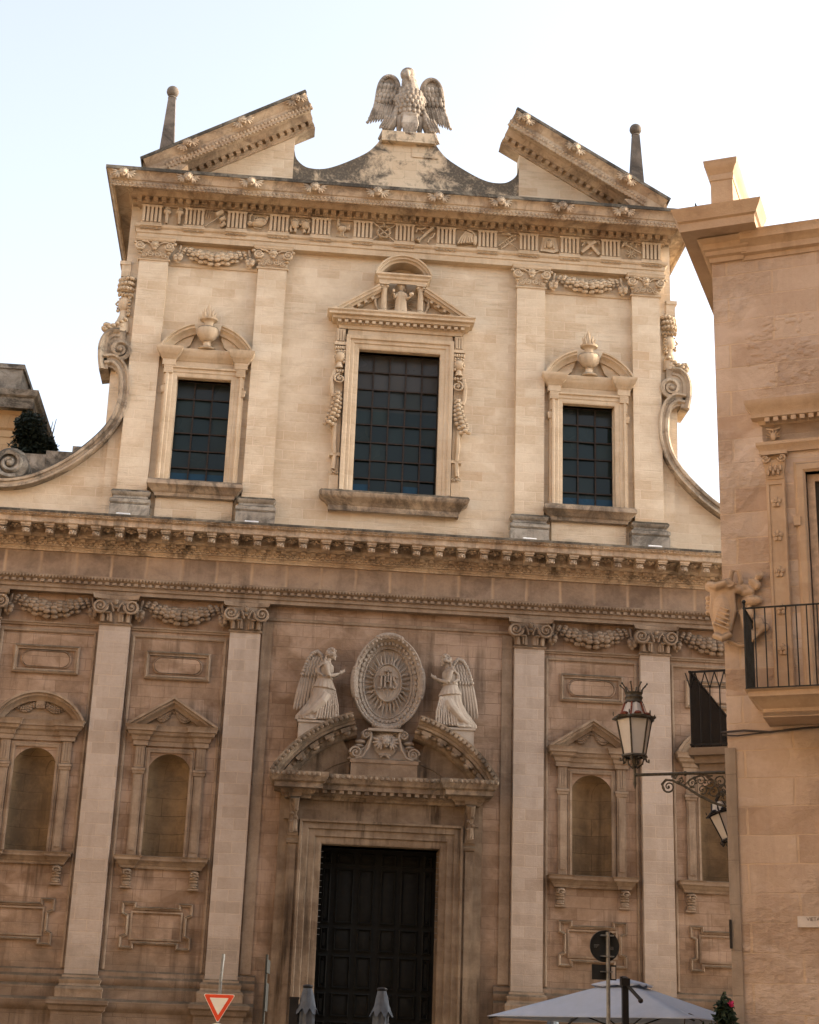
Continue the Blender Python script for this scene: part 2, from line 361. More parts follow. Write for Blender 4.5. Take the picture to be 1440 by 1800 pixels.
# ---- lower wall
mb = MB()
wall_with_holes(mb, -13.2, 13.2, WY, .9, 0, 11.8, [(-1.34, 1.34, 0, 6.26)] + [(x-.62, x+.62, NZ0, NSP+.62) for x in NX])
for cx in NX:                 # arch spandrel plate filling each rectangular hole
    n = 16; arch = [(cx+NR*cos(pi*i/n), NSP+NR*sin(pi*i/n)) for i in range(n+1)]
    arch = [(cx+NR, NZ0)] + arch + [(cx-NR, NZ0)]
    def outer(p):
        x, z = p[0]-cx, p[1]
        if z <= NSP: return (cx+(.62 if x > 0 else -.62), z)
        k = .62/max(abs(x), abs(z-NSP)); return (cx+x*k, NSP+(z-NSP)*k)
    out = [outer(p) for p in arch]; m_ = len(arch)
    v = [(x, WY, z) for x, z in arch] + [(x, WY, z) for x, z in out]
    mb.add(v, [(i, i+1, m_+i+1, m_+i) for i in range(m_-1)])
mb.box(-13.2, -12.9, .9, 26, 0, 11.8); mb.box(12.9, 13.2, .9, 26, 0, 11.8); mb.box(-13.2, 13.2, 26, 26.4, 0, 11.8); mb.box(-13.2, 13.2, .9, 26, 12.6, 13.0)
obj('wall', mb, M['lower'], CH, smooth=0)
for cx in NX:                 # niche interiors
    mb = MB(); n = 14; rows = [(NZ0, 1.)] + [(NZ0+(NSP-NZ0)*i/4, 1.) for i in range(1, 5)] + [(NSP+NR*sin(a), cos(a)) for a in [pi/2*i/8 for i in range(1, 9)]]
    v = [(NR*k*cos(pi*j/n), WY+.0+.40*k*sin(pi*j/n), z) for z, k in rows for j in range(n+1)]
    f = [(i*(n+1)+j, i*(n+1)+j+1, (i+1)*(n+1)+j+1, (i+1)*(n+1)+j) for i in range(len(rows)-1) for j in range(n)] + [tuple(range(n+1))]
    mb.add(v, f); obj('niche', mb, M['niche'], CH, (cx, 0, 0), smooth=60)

# ---- plinth, pedestals
PX = [(-9.70, -8.99), (-6.72, -6.01), (-3.70, -3.00), (3.00, 3.70), (6.01, 6.72), (8.99, 9.70)]
mb = MB()
BASEP = [(0,0), (.22,0), (.22,.55), (.14,.62), (.14,2.50), (.20,2.56), (.24,2.62), (.24,2.72), (.12,2.78), (.12,3.0), (.06,3.06), (.10,3.14), (.10,3.2), (.05,3.26), (.05,3.34), (0,3.38)]
for xa, xb in ((-13.2, -2.62), (2.62, 13.2)): mb.sweep([(xb, WY), (xa, WY)], [(-o_, h) for o_, h in BASEP], 'XY')
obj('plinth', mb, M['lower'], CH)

# ---- pilasters of the lower storey
def pil_base(w_):
    mb = MB(); h = w_/2
    prof = [(0,2.78),(.14,2.78),(.14,2.90),(.155,2.95),(.13,3.0),(.09,3.02),(.07,3.07),(.09,3.11),(.10,3.15),(.06,3.19),(.035,3.2),(.035,3.24),(0,3.27)]
    mb.sweep([(h, WY), (h, 0), (-h, 0), (-h, WY)], [(-o_, z) for o_, z in prof], 'XY')
    return mb
def pedestal(w_):
    mb = MB(); h = w_/2+.1
    prof = [(0,0),(.2,0),(.2,.5),(.1,.6),(.08,2.48),(.13,2.52),(.15,2.6),(.2,2.64),(.2,2.72),(.14,2.775),(0,2.775)]
    mb.sweep([(h, WY), (h, -.04), (-h, -.04), (-h, WY)], [(-o_, z) for o_, z in prof], 'XY'); mb.box(-h, h, -.04, WY, 0, 2.775)
    return mb
def capital_lower():
    """composite capital, origin at shaft top centre, .70 wide"""
    mb = MB(); mb.sweep([(.35,.1),(.35,0),(-.35,0),(-.35,.1)], [(0,0),(-.03,0),(-.045,.03),(-.03,.06),(0,.06)], 'XY')
    mb.taper(-.34, .34, -.02, .1, .06, .50, .07, .05)
    for sx in (-1, 1):       # leaves rising, small cups
        for q in (.11, .29):
            mb.tube([(sx*q, -.05, .07), (sx*q, -.07, .2), (sx*q*1.05, -.13, .28)], [.06,.055,.02], 5)
        mb.blob((sx*.17, -.14, .27), (.085,.05,.03)); mb.tube([(sx*.17,-.10,.08), (sx*.17,-.12,.26)], .02, 4)
        mb.tube([(sx*.05,-.13,.30),(sx*.08,-.15,.42),(sx*.13,-.15,.50),(sx*.19,-.14,.44),(sx*.19,-.13,.33)], .03, 5)
        mb.spiral(sx*.36, .41, .16, 2., sx, -.18, pi if sx > 0 else 0, .036)
        mb.blob((sx*.36, -.09, .41), (.17,.08,.17), n=12); mb.blob((sx*.33, -.14, .27), (.10,.045,.035))
    mb.blob((0,-.17,.52), (.055,.05,.07)); mb.blob((0,-.14,.40), (.06,.06,.04))
    for k in range(5): a = pi*(k/4); mb.tube([(0,-.15,.50), (.07*cos(a),-.19,.52+.08*sin(a))], [.03,.012], 4)
    # abacus with concave front
    pts = [(-.52,-.22), (-.50,-.17)] + [(x, -.17+.09*(1-(x/.5)**2)) for x in [-.38,-.2,0,.2,.38]] + [(.50,-.17), (.52,-.22), (.47,.1), (-.47,.1)]
    v = [(x,y,.60) for x,y in pts] + [(x*1.03,y*1.03,.66) for x,y in pts] + [(x*1.03,y*1.03,.70) for x,y in pts]; n = len(pts)
    mb.add(v, [tuple(range(n)), tuple(range(2*n, 3*n))] + [(i+k*n,(i+1)%n+k*n,n+(i+1)%n+k*n,n+i+k*n) for i in range(n) for k in (0,1)])
    mb.box(-.45, .45, -.08, .1, .5, .602)
    return mb
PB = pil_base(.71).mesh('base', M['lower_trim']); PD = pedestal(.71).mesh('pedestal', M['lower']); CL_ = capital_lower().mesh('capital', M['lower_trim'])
for xa, xb in PX:
    cx = (xa+xb)/2
    p = obj('pilaster', MB().box(-.355, .355, 0, WY, 3.26, 11.04), M['lower_pil'], CH, (cx,0,0), smooth=0)
    obj('base', PB, None, p); obj('pedestal', PD, None, p); obj('capital', CL_, None, p, (0,0,11.04))

# ---- garlands of overlapping fruit scales
def garland(half, sag, thick, drops=True, seed=1, zend=0):
    rnd = random.Random(seed); mb = MB(); n = 7
    ends = half-.15
    for sx in (-1, 1):
        for i in range(n):
            u = 1-(i+.3)/n; x = sx*u*ends; z = zend - sag*(1-u*u); th = thick*(.5+.5*(1-u**2.2))
            sl = atan2(2*sag*u, ends)*sx
            for r_ in range(4):
                q = (r_-1.5)/1.5; off = q*th*.85 + (.02 if i % 2 else -.02)
                rot = Matrix.Rotation(sl, 3, 'Y')
                c = Vector((x - sl*off, -.05-.17*cos(q*1.2)*(th/thick), z+off)); s_ = th*.385
                mb.blob(c, (s_*1.5, s_*.8, s_*1.05), Matrix.Rotation(-sl*.9, 3, 'Y') @ Matrix.Rotation(rnd.uniform(-.3,.3), 3, 'Z'), 7, 5)
    pts = [(ends*u, -.02, zend - sag*(1-u*u)) for u in [k/6-1 for k in range(13)]]
    mb.tube(pts, [thick*(.25+.4*(1-(k/6-1)**2)) for k in range(13)], 7, .6)
    if drops:
        for sx in (-1, 1):
            x = sx*(half-.02)
            mb.tube([(x-sx*.01, 0, .13), (x-sx*.04, -.08, .12), (x-sx*.03, -.08, -.02), (x, -.08, -.10)], [.03,.035,.03,.025], 5)
            for k, (dx, dz, s_) in enumerate([(0,-.13,.06), (-.05,-.19,.055), (.05,-.19,.055), (0,-.22,.06), (-.04,-.26,.05), (.04,-.26,.05), (0,-.31,.045), (-.06,-.15,.035), (.06,-.15,.035)]):
                mb.blob((x+dx*1.25, -.10-.03*(k % 3), dz*1.1), (s_*1.25, s_*1.1, s_*1.3), None, 7, 5)
    return mb
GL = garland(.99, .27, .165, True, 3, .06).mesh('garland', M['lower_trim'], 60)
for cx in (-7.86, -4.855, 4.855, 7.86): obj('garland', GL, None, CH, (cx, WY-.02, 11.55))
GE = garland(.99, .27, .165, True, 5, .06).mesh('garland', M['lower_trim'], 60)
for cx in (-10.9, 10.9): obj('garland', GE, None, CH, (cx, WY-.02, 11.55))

# ---- string mouldings, large panel frames, medallion panels, cartouches
FR = [(0,0),(0,-.03),(.02,-.045),(.05,-.045),(.06,-.02),(.09,-.02),(.09,0)]
for a, b in ((-8.99,-6.72), (-6.01,-3.70), (3.70,6.01), (6.72,8.99), (-12.9,-9.70), (9.70,12.9)):
    mb = MB().sweep([(b, WY), (a, WY)], [(0,10.98),(-.04,10.98),(-.05,11.02),(-.08,11.03),(-.08,11.06),(0,11.08)], 'XY')
    obj('string_moulding', mb, M['lower_trim'], CH)
mb = MB().sweep([(2.98, WY), (-2.98, WY)], [(0,11.40),(-.03,11.40),(-.05,11.46),(0,11.48)], 'XY'); obj('string_moulding', mb, M['lower_trim'], CH)
for a, b in ((-2.96,-2.72),(2.72,2.96)): obj('wall_strip', MB().box(a, b, WY-.03, WY+.01, 3.4, 11.35), M['lower_trim'], CH)
def prof(y, s=1.): return [(o_*s, y+h*s) for o_, h in FR]
for cx in (-7.86, -4.855, 4.855, 7.86):
    mb = MB(); h = 1.03
    mb.sweep([(cx-h,3.4),(cx-h,10.82),(cx+h,10.82),(cx+h,3.4)], prof(WY), 'XZ')
    obj('bay_frame', mb, M['lower_trim'], CH)
    mb = MB()
    mb.sweep([(-.77,9.83),(-.77,10.53),(.77,10.53),(.77,9.83)], [(-.02,WY),(-.02,WY-.06),(-.06,WY-.09),(-.09,WY-.05),(-.12,WY-.05),(-.12,WY)], 'XZ', True)
    fr = obj('medallion_frame', mb, M['lower_trim'], CH, (cx,0,0))
    st = [(.36+.17*cos(a), .17*sin(a)) for a in [-pi/2+pi*i/10 for i in range(11)]] + [(-.36+.17*cos(a), .17*sin(a)) for a in [pi/2+pi*i/10 for i in range(11)]]
    mb = MB().prism([(x,z) for x,z in st], WY-.05, WY+.01)
    mb.sweep([(x,z) for x,z in st][::-1], [(0,WY),(0,WY-.03),(.02,WY-.06),(.05,WY-.03),(.05,WY)], 'XZ', True)
    obj('medallion', mb.move(dz=10.18), M['lower'], fr)
    # eared cartouche below the niche
    a, b, e = .66, .40, .12
    q = [(-a-e,b-.17),(-a-e,b+e-.02),(-a+.20,b+e-.02),(-a+.20,b)]
    pts = [(-a,-b+.22),(-a,b-.22)] + q; pts = pts + [(-x,z) for x,z in pts[::-1]]; pts = pts[:len(pts)]
    top = [(-a,0)] + [(-a,b-.22)] + q + [(-x,z) for x,z in q[::-1]] + [(a,b-.22),(a,0)]
    pts = top + [(x,-z) for x,z in top[::-1][1:-1]]
    mb = MB().sweep(pts, [(-.0,WY),(0,WY-.05),(-.025,WY-.075),(-.05,WY-.04),(-.065,WY-.04),(-.065,WY)], 'XZ', True)
    mb.sweep([(-a+.09,-b+.09),(-a+.09,b-.09),(a-.09,b-.09),(a-.09,-b+.09)], [(0,WY),(0,WY-.03),(-.04,WY-.04),(-.04,WY)], 'XZ', True)
    obj('cartouche_frame', mb.move(dz=4.34), M['lower_trim'], CH, (cx,0,0))

# ---- aediculae round the niches
def corn(mb, x0, x1, y, prof_, ret=True):
    """horizontal moulding with returns to the wall; prof_ (out, z)"""
    mb.sweep([(x1, WY+.02), (x1, y), (x0, y), (x0, WY+.02)], [(-o_, z) for o_, z in prof_], 'XY')
def aedicule(seg):
    A = {}
    mb = MB()                                       # side pilasters + inner architrave
    for sx in (-1, 1):
        x = sx*.685
        mb.box(x-.105, x+.105, WY-.07, WY, 5.84, 8.32)
        mb.box(x-.065, x+.065, WY-.09, WY-.069, 5.95, 7.62)
        mb.sweep([(x+.105,WY),(x+.105,WY-.07),(x-.105,WY-.07),(x-.105,WY)], [(0,7.66),(-.02,7.66),(-.03,7.72),(-.045,7.73),(-.045,7.78),(0,7.8)], 'XY')
        for k in range(3): mb.box(x-.075+.055*k, x-.04+.055*k, WY-.085, WY-.069, 7.85, 8.28)
    mb.sweep([(-.52,5.84),(-.52,8.22),(.52,8.22),(.52,5.84)], [(-.06,WY),(-.06,WY-.035),(-.01,WY-.05),(.0,WY-.03),(.04,WY-.03),(.04,WY)], 'XZ')
    A['surround'] = mb
    mb = MB()                                       # entablature
    P = [(0,8.30),(.03,8.30),(.03,8.40),(.06,8.42),(.08,8.50),(.14,8.54),(.16,8.60),(.20,8.62),(.20,8.68),(.24,8.74),(0,8.76)]
    corn(mb, -.60, .60, WY-.02, [(o_*.8, z) for o_, z in P])
    for sx in (-1, 1): corn(mb, sx*.69-.13, sx*.69+.13, WY-.08, P)
    A['entablature'] = mb
    mb = MB()                                       # pediment
    R = [(0,WY),(0,WY-.30),(-.05,WY-.30),(-.07,WY-.24),(-.11,WY-.24),(-.13,WY-.18),(-.17,WY-.14),(-.21,WY-.12),(-.21,WY)]
    if seg:
        R0 = 1.03; zc = 9.40-(.64**2+R0**2)/(2*.64); rr = (.64**2+R0**2)/(2*.64); a1 = math.asin(R0/rr)
        pts = [(rr*sin(-a1+2*a1*i/20), zc+rr*cos(-a1+2*a1*i/20)) for i in range(21)]
    else: pts = [(-1.03,8.76),(0,9.42),(1.03,8.76)]
    mb.sweep(pts, R, 'XZ'); mb.prism(pts, WY-.03, WY)
    A['pediment'] = mb
    mb = MB()                                       # festoon in the tympanum
    for sx in (-1, 1):
        for i in range(10):
            u = i/9; x = sx*(.04+(.50 if seg else .36)*u); z = (8.93 if not seg else 9.0)+.19*(1-u)**1.6 - .07*sin(pi*u) + (.03*u)
            th = .035+.035*sin(pi*min(1,u*1.1))
            for q in (-1,0,1): mb.blob((x, WY-.07-.02*(q==0), z+q*th*.8), (th*.6, th*.5, th*.5), None, 6, 4)
    if not seg: mb.blob((0,WY-.03,9.12), (.05,.04,.07))
    if seg: mb.box(-.09, .09, WY-.12, WY, 9.02, 9.26); mb.spiral(-.05, 9.05, .05, 1.2, 1, WY-.12, 0, .015); mb.spiral(.05, 9.05, .05, 1.2, -1, WY-.12, pi, .015)
    A['festoon'] = mb
    mb = MB()                                       # sill
    P = [(0,5.56),(.03,5.56),(.05,5.62),(.08,5.64),(.11,5.70),(.16,5.73),(.16,5.78),(.19,5.82),(0,5.85)]
    corn(mb, -.62, .62, WY-.03, [(o_*.85, z) for o_, z in P])
    for sx in (-1, 1): corn(mb, sx*.74-.12, sx*.74+.12, WY-.10, P)
    A['sill'] = mb
    mb = MB()
    mb.prism([(-.075,5.56),(.075,5.56),(.075,5.16),(-.075,5.16)], WY-.02, WY)
    for k, (z, d) in enumerate([(5.50,.19),(5.44,.17),(5.38,.12),(5.32,.10),(5.25,.10),(5.2,.11)]): mb.blob((0, WY-d*.55, z), (.08, d*.6, .05), None, 8, 5)
    mb.spiral(0, 5.44, .055, 1.3, 1, WY-.2, 0, .014); mb.box(-.09, .09, WY-.10, WY, 5.13, 5.17)
    A['console'] = mb
    return A
ME = {}
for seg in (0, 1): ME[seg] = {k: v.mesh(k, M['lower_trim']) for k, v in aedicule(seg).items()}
for cx in NX:
    A = ME[1 if abs(cx) > 6 else 0]
    p = obj('niche_surround', A['surround'], None, CH, (cx,0,0))
    for k in ('entablature', 'pediment', 'festoon', 'sill'): obj(k, A[k], None, p)
    for sx in (-1, 1): obj('console', A['console'], None, p, (sx*.74,.0,0), scale=(1.35,1.15,1))

# ---- lower entablature
X0, X1 = -13.2, 13.2
def band(name, prof_, mat, x0=X0, x1=X1, y=0, par=None):
    mb = MB(); mb.sweep([(x1, y), (x0, y)], [(-o_, z) for o_, z in prof_], 'XY'); return obj(name, mb, mat, par or CH)
IN = -WY-.3
arc_ = band('architrave', [(IN,11.76),(.04,11.76),(.04,11.84),(.08,11.86),(.08,11.94),(.10,11.95),(.10,12.02),(.15,12.04),(.20,12.10),(.20,12.14),(.02,12.17),(IN,12.17)], M['lower_trim'])
mb = MB()
mb.box(-12.9,12.9,-.103,-.09,11.955,12.02)
for x in frange(-12.9, 12.9, .165): mb.box(x-.045, x+.045, -.16, -.10, 11.955, 12.02)
obj('dentils', mb, M['lower_trim'], arc_, smooth=0)
mb = MB()
for x in frange(-12.9, 12.9, .075): mb.blob((x, -.19, 12.085), (.026,.03,.04), None, 5, 4)
obj('egg_moulding', mb, M['lower_trim'], arc_)
band('frieze', [(IN,12.17),(0,12.17),(0,12.74),(IN,12.74)], M['frieze'])
cor = band('cornice', [(IN,12.742),(.05,12.742),(.05,12.77),(.09,12.80),(.09,12.825),(.14,12.84),(.17,12.93),(.20,12.93),(.20,13.0),(.30,13.01),(.34,13.06),(.38,13.06),(.38,13.175),(.86,13.175),(.86,13.30),(.90,13.31),(.93,13.345),(.97,13.36),(.97,13.40),(.2,13.50),(IN,13.52)], M['cornice_l'])
mb = MB()
mb.box(-12.9,12.9,-.205,-.19,12.935,12.995)
for x in frange(-12.9, 12.9, .235): mb.box(x-.055, x+.055, -.29, -.20, 12.935, 12.995)
obj('dentils', mb, M['cornice_l'], cor, smooth=0)
mb = MB()
for r_ in range(2):
    for x in frange(-12.9, 12.9, .118): mb.blob((x+.059*(r_ % 2), -.155-.012*r_, 12.905-.048*(1-r_)), (.055,.03,.034), None, 6, 4)
obj('scale_moulding', mb, M['cornice_l'], cor)
mb = MB().sweep([(12.9,0),(-12.9,0)], [(-.3,13.375),(-.985,13.375),(-.985,13.43),(-.3,13.52)], 'XY'); obj('coping', mb, M['upper_dark'], cor)
mb = MB()
for x in frange(-12.9, 12.9, .13): mb.blob((x, -.935, 13.335), (.036,.03,.024), None, 6, 4)
mb.box(-12.9,12.9,-.93,-.90,13.325,13.345)
obj('bead_moulding', mb, M['cornice_l'], cor)
def modillion():
    mb = MB(); mb.box(-.115, .115, -.82, -.38, 13.115, 13.174); mb.box(-.095,.095,-.79,-.38,13.08,13.114)
    mb.prism([(-.085,13.08),(.085,13.08),(.085,12.99),(-.085,12.99)], -.70, -.38)
    mb.blob((0,-.70,13.03), (.085,.06,.055)); mb.blob((-.05,-.72,12.98), (.035,.05,.04)); mb.blob((.05,-.72,12.98), (.035,.05,.04)); mb.blob((0,-.74,12.99), (.03,.05,.05))
    mb.box(-.125, -.075, -.876, -.86, 13.19, 13.30); mb.box(.075, .125, -.876, -.86, 13.19, 13.30); mb.box(-.075,.075,-.868,-.86,13.19,13.30)
    return mb
def rosette():
    mb = MB(); mb.blob((0,-.60,13.13), (.05,.05,.05))
    for k in range(6): a = pi*k/3; mb.blob((.085*cos(a), -.60+.085*sin(a), 13.15), (.045,.045,.03), None, 6, 4)
    return mb
MOD = modillion().mesh('modillion', M['cornice_l']); ROS = rosette().mesh('rosette', M['cornice_l'])
for k in range(-20, 21):
    obj('modillion', MOD, None, cor, (k*.533-.0, 0, 0))
for k in range(-20, 20): obj('rosette', ROS, None, cor, (k*.533+.2665, 0, 0))

# ---- upper storey wall
mb = MB()
wall_with_holes(mb, -6.98, 6.98, WY, .9, 13.3, 22.3, [(-5.44,-4.12,14.69,17.41), (-1.02,1.02,14.71,18.5), (4.12,5.44,14.69,17.41)])
mb.box(-6.98, -6.7, .9, 26, 12.6, 22.0); mb.box(6.7, 6.98, .9, 26, 12.6, 22.0); mb.box(-6.7, 6.7, 25.7, 26, 12.6, 22); mb.box(-6.9, 6.9, .9, 26, 22.0, 22.3)
obj('wall', mb, M['upper'], CH, smooth=0)
UX = [(-6.66,-5.92), (-3.66,-2.96), (2.96,3.66), (5.92,6.66)]
def base_upper():
    mb = MB(); h = .36
    mb.sweep([(h,WY),(h,-.02),(-h,-.02),(-h,WY)], [(0,13.45),(-.11,13.45),(-.11,13.98),(-.09,14.0),(-.12,14.04),(-.12,14.12),(-.06,14.16),(-.04,14.22),(-.09,14.26),(-.11,14.31),(-.08,14.35),(-.06,14.37),(0,14.38)], 'XY')
    mb.box(-h, h, -.02, WY, 13.45, 14.36)
    return mb
def capital_upper():
    mb = MB(); w_ = .37
    mb.sweep([(w_,.1),(w_,0),(-w_,0),(-w_,.1)], [(0,0),(-.025,0),(-.035,.03),(-.025,.05),(0,.05)], 'XY')
    mb.taper(-.36,.36,-.01,.1,.05,.50,.05,.04)
    for sx in (-1,1):
        mb.spiral(sx*.085, .16, .075, 1.6, -sx, -.06, pi/2, .02, n=18)
        mb.spiral(sx*.25, .12, .06, 1.3, sx, -.06, pi/2, .018, n=16)
        mb.blob((sx*.36,-.05,.20), (.06,.05,.035)); mb.tube([(sx*.05,-.05,.25),(sx*.18,-.06,.22),(sx*.33,-.05,.08)], .018, 4)
        mb.blob((sx*.37,-.05,.36), (.125,.08,.125), None, 12, 6)
        mb.spiral(sx*.37, .36, .11, 1.8, sx, -.12, pi if sx > 0 else 0, .028, n=22)
        mb.tube([(sx*.1,-.08,.42),(sx*.2,-.1,.47),(sx*.33,-.1,.48)], .022, 5); mb.blob((sx*.5,-.1,.44), (.05,.05,.04))
    mb.blob((0,-.12,.40), (.07,.06,.07)); mb.blob((0,-.1,.30), (.06,.05,.05))
    for k in range(8): a = pi*k/4; mb.blob((.08*cos(a),-.10,.40+.08*sin(a)), (.035,.03,.035), None, 6, 4)
    mb.sweep([(.46,.1),(.46,-.10),(-.46,-.10),(-.46,.1)], [(.3,.49),(-.0,.49),(-.03,.53),(-.03,.56),(-.05,.59),(.3,.60)], 'XY')
    return mb
UB = base_upper().mesh('base', M['base_u']); UC = capital_upper().mesh('capital', M['upper_trim'])
for xa, xb in UX:
    p = obj('pilaster', MB().box(-.36,.36,0,WY,14.36,20.54), M['upper'], CH, ((xa+xb)/2,0,0), smooth=0)
    obj('base', UB, None, p); obj('capital', UC, None, p, (0,0,20.54))
GU = garland(.93, .22, .155, True, 9, .03).mesh('garland', M['upper_trim'], 60)
for cx in (-4.79, 4.79): obj('garland', GU, None, CH, (cx, WY-.02, 20.92))
for a, b in ((-5.92,-3.66),(3.66,5.92)): obj('string_moulding', MB().sweep([(b,WY),(a,WY)], [(0,20.50),(-.03,20.50),(-.05,20.55),(-.05,20.58),(0,20.60)], 'XY'), M['upper_trim'], CH)

# ---- upper entablature, wraps round both flanks
def wrap(name, prof_, mat, depth=10, off=0, par=None, x=6.72):
    mb = MB(); mb.sweep([(x+off,depth),(x+off,0-off),(-x-off,0-off),(-x-off,depth)], [(-o_, z) for o_, z in prof_], 'XY'); return obj(name, mb, mat, par or CH)
wrap('architrave', [(-.4,21.12),(.05,21.12),(.05,21.27),(.08,21.29),(.08,21.40),(.12,21.42),(.14,21.45),(.14,21.50),(-.4,21.50)], M['upper_trim'])
wrap('frieze', [(-.4,21.5),(0,21.5),(0,22.06),(-.4,22.06)], M['upper_trim'])
uc = wrap('cornice', [(-.4,22.06),(.06,22.06),(.06,22.10),(.12,22.11),(.12,22.24),(.26,22.245),(.28,22.27),(.34,22.32),(.36,22.36),(.66,22.36),(.66,22.22),(.72,22.22),(.72,22.36),(.75,22.38),(.77,22.46),(.82,22.55),(.86,22.57),(.86,22.62),(.3,22.72),(-.4,22.74)], M['cornice_u'])
mb = MB()
mb.box(-6.83,6.83,-.124,-.11,22.125,22.235)
for x in frange(-6.78, 6.78, .205): mb.box(x-.06, x+.06, -.24, -.12, 22.125, 22.235)
for y in frange(0, 9, .205):
    for sx in (-1,1): mb.box(*(sorted((sx*6.82, sx*6.96))), y-.06, y+.06, 22.125, 22.235)
for sx in (-1,1): mb.box(*(sorted((sx*6.81, sx*6.845))), -.1, 9, 22.125, 22.235)
obj('dentils', mb, M['cornice_u'], uc, smooth=0)
mb = MB()                     # acanthus carving along the corona, with its ragged lower lip
rr_ = random.Random(4)
for x in frange(-7.4, 7.4, .10):
    mb.blob((x, -.725, 22.29), (.048,.025,.04), Matrix.Rotation(.6*(-1 if int(x*10) % 2 else 1),3,'Y'), 6, 4); mb.blob((x+.05, -.715, 22.21), (.055,.04,.03), Matrix.Rotation(rr_.uniform(-.5,.5),3,'Y'), 6, 4)
obj('leaf_moulding', mb, M['cornice_u'], uc)
mb = MB(); mb.sweep([(6.72,9.5),(6.72,0),(-6.72,0),(-6.72,9.5)], [(-.2,22.58),(-.885,22.58),(-.885,22.67),(-.2,22.79)], 'XY')
obj('coping', mb, M['upper_dark'], uc)
def cherub():
    mb = MB(); mb.blob((0,-.08,.02), (.095,.09,.12), None, 12, 8)
    for k in range(7): a = pi*k/6; mb.blob((.09*cos(a), -.06, .06+.08*sin(a)), (.04,.05,.04), None, 6, 4)
    mb.blob((0,-.17,.0), (.02,.02,.03)); mb.blob((-.04,-.145,-.02), (.035,.03,.03)); mb.blob((.04,-.145,-.02), (.035,.03,.03)); mb.blob((0,-.14,-.08), (.03,.03,.02)); mb.blob((0,-.12,.07), (.07,.04,.03))
    for sx in (-1,1):
        for k in range(5):
            a = radians(20-26*k); L_ = .20-.012*k
            mb.blob((sx*(.10+L_*.55*cos(a)), -.045-.012*k, .03+L_*.62*sin(a)), (L_*.62,.035,.034), Matrix.Rotation(-sx*a,3,'Y'), 7, 4)
    return mb
CHB = cherub().mesh('cherub_head', M['cornice_u'], 60)
for x in (.78,2.37,3.97,5.55,7.15):
    for sx in (-1,1): obj('cherub_head', CHB, None, uc, (sx*x, -.80, 22.46))

# ---- triglyphs and the carved emblems between them
def triglyph():
    mb = MB(); mb.box(-.255,.255,-.03,.02,21.50,22.06)
    for k in range(5): x = -.204+.102*k; mb.box(x-.032, x+.032, -.12, -.03, 21.58, 22.0)
    mb.box(-.255,.255,-.12,-.03,22.0,22.055); mb.box(-.27,.27,-.10,0,21.50,21.575); mb.box(-.27,.27,-.16,-.05,21.44,21.47)
    for k in range(5): x = -.22+.11*k; mb.add([(x-.045,-.13,21.375),(x+.045,-.13,21.375),(x+.045,-.06,21.375),(x-.045,-.06,21.375),(x,-.09,21.45)], [(0,1,2,3),(0,1,4),(1,2,4),(2,3,4),(3,0,4)])
    return mb
TR = triglyph().mesh('triglyph', M['upper_trim'])
for k in range(-6,7): obj('triglyph', TR, None, CH, (k*1.073,0,0))
Y = -.05
def rod(mb, x0, z0, x1, z1, r=.022, y=Y): mb.tube([(x0,y,z0),(x1,y,z1)], r, 6)
def E_torches():
    mb = MB()
    for x in (-.15,.15): mb.tube([(x,Y,-.22),(x-.01,Y,.05)], [.03,.045], 7); mb.blob((x,Y,.10), (.10,.05,.07)); [mb.blob((x+.04*q,Y,.18), (.025,.03,.06)) for q in (-1,0,1)]
    return mb
def E_tools():
    mb = MB(); rod(mb,-.25,-.22,.08,.07,.02); mb.tube([(.0,Y,.10),(.16,Y,.2)], .075, 8); mb.tube([(.10,Y,-.03),(.22,Y,.05)], .06, 8); mb.tube([(.13,Y,-.2),(.22,Y,-.10)], [.03,.06], 7)
    for k in range(3): mb.tube([(-.22+.06*k,Y,.22),(-.25+.06*k,Y,0)], .013, 4)
    return mb
def E_bag():
    mb = MB(); mb.blob((.02,Y,0), (.20,.07,.13), Matrix.Rotation(-.3,3,'Y'), 12, 8); mb.blob((-.19,Y,-.05), .07); mb.tube([(-.19,Y,.0),(-.2,Y,.15),(-.15,Y,.2)], .03); mb.tube([(.18,Y,.05),(.22,Y,.18)], [.05,.02]); mb.tube([(-.1,Y,-.16),(.1,Y,-.18)], .015)
    for k in range(5): mb.tube([(-.08+.06*k,Y-.05,.10-.01*k),(-.10+.06*k,Y-.07,-.02)], .012, 4)
    return mb
def E_faces():
    mb = MB()
    for sx in (-1,1):
        mb.blob((sx*.13,Y,.02), (.10,.06,.13), None, 10, 8); mb.blob((sx*.02,Y-.01,.02), (.025,.03,.03)); mb.blob((sx*.055,Y,-.05), (.03,.03,.02))
        for k in range(6): a = radians(40+26*k); mb.blob((sx*(.13-.1*cos(a)*-1), Y, .02+.13*sin(a)), (.04,.04,.04), None, 6, 4)
        mb.tube([(sx*.2,Y,.0),(sx*.23,Y,-.1),(sx*.2,Y,-.2)], .03); mb.tube([(sx*.1,Y,-.12),(sx*.12,Y,-.2)], .04)
    return mb
def E_rooster():
    mb = MB(); mb.blob((0,Y,.0), (.12,.06,.09), Matrix.Rotation(-.3,3,'Y'), 10, 7); mb.tube([(-.07,Y,.04),(-.11,Y,.12),(-.10,Y,.18)], [.06,.04,.035]); mb.blob((-.10,Y,.2), .04)
    mb.blob((-.09,Y,.25), (.03,.02,.03)); mb.tube([(-.12,Y,.20),(-.17,Y,.18)], [.02,.005],5)
    for k in range(4): mb.tube([(.09,Y,.0),(.17+.01*k,Y,.08-.03*k),(.18-.02*k,Y,.15-.06*k)], [.03,.03,.01], 5)
    rod(mb,-.02,-.08,-.03,-.2,.014); rod(mb,.03,-.08,.03,-.2,.014); rod(mb,-.15,-.21,.15,-.22,.014); return mb
